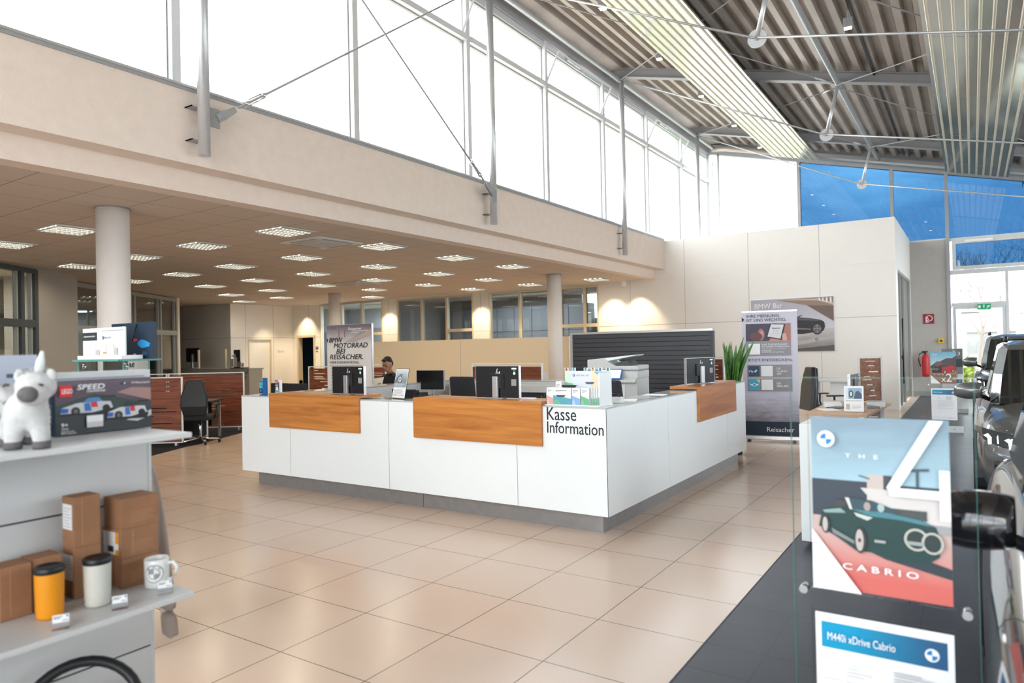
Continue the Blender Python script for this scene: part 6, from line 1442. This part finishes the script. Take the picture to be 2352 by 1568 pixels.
# steering wheel on the bottom board
t = thing('steering_wheel', 'black leather steering wheel leaning at the bottom of the shelf', 'steering wheel', (.80, -2.03, .302), R(62))
rmw = Matrix.Rotation(R(-20), 3, 'X'); c = Vector((0, 0, .185))
def wpnt(a, r, y=0): return c+rmw @ Vector((r*math.cos(a), y, r*math.sin(a)))
mb('black').tube([wpnt(2*PI*k/36, .17) for k in range(37)], .017, 12, cap=False).build('rim', t)
mb('black').tube([wpnt(0, .165), wpnt(0, .06)], [.016, .022], 8).tube([wpnt(PI, .165), wpnt(PI, .06)], [.016, .022], 8).tube([wpnt(-PI/2, .165), wpnt(-PI/2, .06)], [.014, .02], 8).build('spokes', t)
mb('black').ell(c, (.075, .028, .065), 14, rmw).build('hub', t)
mb('chrome').tube([c+rmw @ Vector((0, -.026, 0)), c+rmw @ Vector((0, -.031, 0))], .018, 18).build('badge', t)
# hoodie hanging at the shelf end
t = thing('hoodie', 'beige hoodie hanging from the end of the white shelf unit', 'hoodie', (.50, -1.62, .5))
def sleeve(pts, rs, name, par=None, sx=1.0):
    b = mb('hoodie'); rings = []
    for (x, y, z), r_ in zip(pts, rs):
        rings.append([(x-.50+r_*math.cos(2*PI*k/14)*(1+.10*math.sin(3*k+z*30)), y+1.62+r_*.55*math.sin(2*PI*k/14), z-.5+.006*math.cos(5*k)) for k in range(14)])
    return b.loft(rings).build(name, par or t, subsurf=1)
sleeve([(.44, -1.63, 1.235), (.455, -1.625, 1.19), (.50, -1.62, 1.05), (.545, -1.62, .86), (.585, -1.62, .70), (.60, -1.62, .665)], [.045, .062, .062, .056, .050, .048], 'sleeve')
sleeve([(.60, -1.62, .66), (.605, -1.62, .62), (.610, -1.62, .585), (.610, -1.62, .565)], [.045, .042, .044, .042], 'cuff')
sleeve([(.42, -1.60, 1.22), (.44, -1.59, 1.05), (.475, -1.585, .85), (.515, -1.585, .72), (.53, -1.585, .60)], [.05, .06, .055, .046, .040], 'sleeve')
sleeve([(.34, -1.60, 1.25), (.34, -1.60, 1.1), (.33, -1.60, .8), (.33, -1.60, .58)], [.10, .14, .15, .15], 'torso')
mb('alu').tube([(.07, -.06, .80), (-.08, -.0, .80), (-.14, .0, .76)], .006, 8).build('hook', t)

# glass display case with things on top
t = thing('glass_case', 'glass display case on a white base behind the white shelf unit', 'display case', (-.87, -1.06, 0))
mb('white').box(-.25, .25, -.09, .05, 0, 1.10).build('base', t, bevel=.003)
b = mb('glass'); 
for a in ((-.25, -.09, .25, -.09), (.25, -.09, .25, .05), (.25, .05, -.25, .05), (-.25, .05, -.25, -.09)): b.add([(a[0], a[1], 1.10), (a[2], a[3], 1.10), (a[2], a[3], 1.62), (a[0], a[1], 1.62)], [(0, 1, 2, 3)])
b.build('glass_walls', t, norm=False)
b = mb('glass_edge')
for x in (-.25, .25):
    for y in (-.09, .05): b.box(x-.003, x+.003, y-.003, y+.003, 1.10, 1.62)
b.box(-.26, .26, -.12, -.118, 1.620, 1.630).box(.258, .26, -.12, .12, 1.620, 1.630).box(-.26, -.258, -.12, .12, 1.620, 1.630)
b.build('glass_edges', t)
mb('glass').box(-.258, .258, -.118, .118, 1.621, 1.629).build('top_glass', t)
for z in (1.14, 1.27, 1.59):
    for x in (-.235, .235): mb('chrome').tube([(x, -.08, z), (x, -.06, z)], .014, 10).build('clamp', t)
mb('glass').box(-.24, .24, -.08, .04, 1.36, 1.366).build('glass_shelf', t)
t = thing('fragrance_board', 'white fragrance display with pictured cartons on top of the glass case', 'display board', (-1.085, -1.14, 1.631), R(1))
mb('white').box(-.03, .56, -.02, .10, 0, .022).box(0, .555, .0, .012, .022, .178).build('stand', t, bevel=.002)
art('print', t, [((.78, .80, .82), rect(.003, .552, .024, .176)), ((.03, .04, .045), rect(.003, .20, .108, .155)), ((.35, .37, .38), rect(.015, .17, .128, .136)), ((.25, .26, .27), rect(.26, .55, .158, .162)), ((.45, .46, .47), rect(.26, .55, .168, .171)), ('inkwhite', rect(.05, .10, .025, .075)), ((.70, .68, .70), rect(.05, .10, .065, .075)), ('inkwhite', rect(.095, .18, .025, .085)), ((.66, .60, .66), rect(.095, .18, .072, .085)), ('inkwhite', rect(.24, .325, .025, .085)), ((.60, .66, .50), rect(.24, .325, .072, .085)), ('inkwhite', rect(.345, .425, .025, .085)), ((.60, .66, .50), rect(.345, .425, .072, .085)), ((.45, .43, .41), rect(.19, .235, .025, .055)), ((.45, .43, .41), rect(.43, .475, .025, .065)), ('orange', rect(.285, .325, .032, .042))]+roundel(.285, .122, .011), 0, .0003)
text(t, 'Natural Air', .305, -.006, .117, .09, .012, 'darkink', .01)
for k in range(3): text(t, 'NATURAL AIR', (.105, .25, .355)[k], -.006, .062, .06, .005, 'inkgrey')
t.scale = (.80, 1, 1)
t = thing('gift_bag', 'black paper gift bag with small car pictures on top of the glass case', 'bag', (-1.0, -1.02, 1.631), R(1))
mb('navy').box(.0, .52, 0, .03, 0, .205).build('bag', t)
art('print', t, [((.02, .30, .65), [(.34, .085), (.36, .10), (.40, .108), (.45, .10), (.50, .085), (.49, .068), (.40, .06), (.36, .07)]), ((.60, .04, .06), [(.27, .10), (.29, .115), (.34, .112), (.345, .10), (.30, .098)]), ((.02, .08, .16), rect(.40, .46, .02, .04)), ('red', [(.27, .012), (.28, .012), (.295, .03), (.285, .03)]), ('inkwhite', [(.285, .012), (.295, .012), (.305, .022), (.315, .012), (.325, .012), (.325, .03), (.315, .03), (.31, .024), (.305, .03), (.298, .03)])], 0)
mb('black').tube([(.14, -.004, .195), (.15, -.012, .17), (.16, -.012, .16)], .004, 6).tube([(.34, -.004, .195), (.335, -.014, .14), (.31, -.014, .10)], .004, 6).build('cord_handle', t)
t.scale = (.80, 1, 1)

# ================================================================ OUTSIDE THE GABLE
struct(mb('grass').add([(-60, 20.4, -.12), (90, 20.4, -.12), (90, 130, -.12), (-60, 130, -.12)], [(0, 1, 2, 3)]).build('ground', norm=False))
struct(mb('plaster_g').box(-20, 40, 20.15, 24, -.2, -.05).box(-20, 40, 29, 31, -.13, -.10).build('pavement'))
def tree(x, y, H, label, key='bark', seed=1, r0=.16, spread=.6, lv=5, leaf=None):
    t = thing('tree', label, 'tree', (x, y, -.12), 0, 'trees outside the gable'); rnd = random.Random(seed); b = mb(key)
    lf = mb(leaf) if leaf else None
    def grow(p, d, ln, r, n):
        q = p+d*ln*.5+Vector((rnd.uniform(-1, 1), rnd.uniform(-1, 1), 0))*ln*.06; e_ = p+d*ln
        b.tube([p, q, e_], r, 5 if n < 3 else 3, cap=False, r2=r*.62)
        if lf and n >= 3:
            for _ in range(3):
                c_ = e_+Vector([rnd.uniform(-.3, .3) for _ in range(3)]); u_ = Vector([rnd.uniform(-.13, .13) for _ in range(3)]); v_ = Vector([rnd.uniform(-.13, .13) for _ in range(3)])
                lf.add([c_-u_-v_, c_+u_-v_, c_+u_+v_], [(0, 1, 2)])
        if n >= lv: return
        for k in range(3 if n < 3 else 2):
            nd = (d+Vector((rnd.uniform(-1, 1), rnd.uniform(-1, 1), rnd.uniform(-.2, .7)))*spread*(1.2 if n else .9)).normalized()
            grow(e_, nd, ln*rnd.uniform(.62, .82), r*.60, n+1)
    grow(Vector((0, 0, 0)), Vector((.03, 0, 1)), H*.34, r0, 0)
    b.build('branches', t, norm=False)
    if lf: lf.build('foliage', t, norm=False)
tree(3.5, 31, 5.2, 'bare branching tree seen through the pane above the gable door', seed=4, r0=.085, lv=6)
tree(7.0, 35, 6.6, 'bare twiggy tree behind the right pane beside the gable door', seed=9, r0=.06, lv=6)
tree(8.3, 33, 9.5, 'dark evergreen tree showing in the blue vent at the right edge', 'conifer', 12, .22, .7, 6, 'conifer')
tree(4.2, 44, 6.5, 'distant brown bushy tree far behind the white site panels', seed=21, r0=.07, lv=6)
tree(1.8, 40, 6.0, 'distant bare tree left of the white site panels', seed=23, r0=.07, lv=6)
bu = MB().mat('leaf'); rnd = random.Random(8)
for k in range(260):
    c_ = Vector((3.05+rnd.gauss(0, .25), 21.2+rnd.gauss(0, .2), .1+abs(rnd.gauss(.35, .25)))); u_ = Vector([rnd.uniform(-.06, .06) for _ in range(3)]); v_ = Vector([rnd.uniform(-.06, .06) for _ in range(3)])
    bu.add([c_-u_-v_, c_+u_-v_, c_+u_+v_, c_-u_+v_], [(0, 1, 2, 3)])
M['bush'] = speckle(principled('yellow_green_bush', (.30, .38, .04), .7), .3, 9)
bu.mats = [M['bush']]
tag(bu.build('bush', norm=False), 'small yellow-green bush just outside the gable door', 'bush')
for x, w_, h_, lab in ((3.0, 1.6, .95, 'low white site panel outside, left one behind the gable door'), (4.8, 2.6, 1.0, 'low white site panel outside, right one')):
    t = thing('site_panel', lab, 'fence panel', (x, 32.0, -.12), 0, 'white site panels outside'); mb('inkgrey').box(0, w_, 0, .05, .25, h_+.12).build('board', t)
    mb('steel').box(0, .05, -.02, .07, 0, h_+.12).build('post', t); mb('steel').box(w_-.05, w_, -.02, .07, 0, h_+.12).build('post', t)
for x, w_, z0, z1, y_, lab in ((3.0, 1.9, 1.2, 2.0, 36, 'pale square site hut outside behind the gable door'), (5.3, 5.5, .4, 2.9, 38, 'long pale building wall outside at the right edge')):
    t = thing('outbuilding', lab, 'building', (x, y_, -.12), 0); mb('greyframe').box(0, w_, 0, 2.5, 0, z1).build('walls', t); mb('steel').box(-.1, w_+.1, -.1, 2.6, z1, z1+.08).build('roof', t); mb('inkgrey').box(w_*.2, w_*.35, -.02, 0, .9, z1-.4).build('window', t)
t = thing('side_light_block', 'unseen long block added across the forecourt at the right to hold back daylight', 'building', (22, -12, -.12))  # added out of view to cut the daylight coming from the side
mb('greyframe').box(0, 10, 0, 16, 0, 5).build('walls', t); mb('steel').box(-.2, 10.2, -.2, 16.2, 5, 5.3).build('roof', t)
struct(mb('plaster_g').box(9.6, 40, -40, 20.1, -.2, -.1).box(-30, 9.6, -40, -9.3, -.2, -.1).build('forecourt'))
# neighbouring roof seen through the right-hand back window
t = thing('neighbour_house', 'red brick house with a snowy white roof seen through the back window', 'building', (-8.3, 24, 0))
mb('brick').box(0, 5, 0, 4, 0, 3.0).build('walls', t); mb('inkwhite').prismx([(-.3, 2.9), (2, 4.6), (4.3, 2.9)], -.3, 5.3).build('roof', t); mb('inkgrey').box(1, 1.8, -.02, 0, 1.2, 2.2).build('window', t)
bad = [o for o in bpy.data.objects if o.get('label') and not 4 <= len(o['label'].split()) <= 16]
for o in bad: print('LABEL LENGTH', o.name, o['label'])
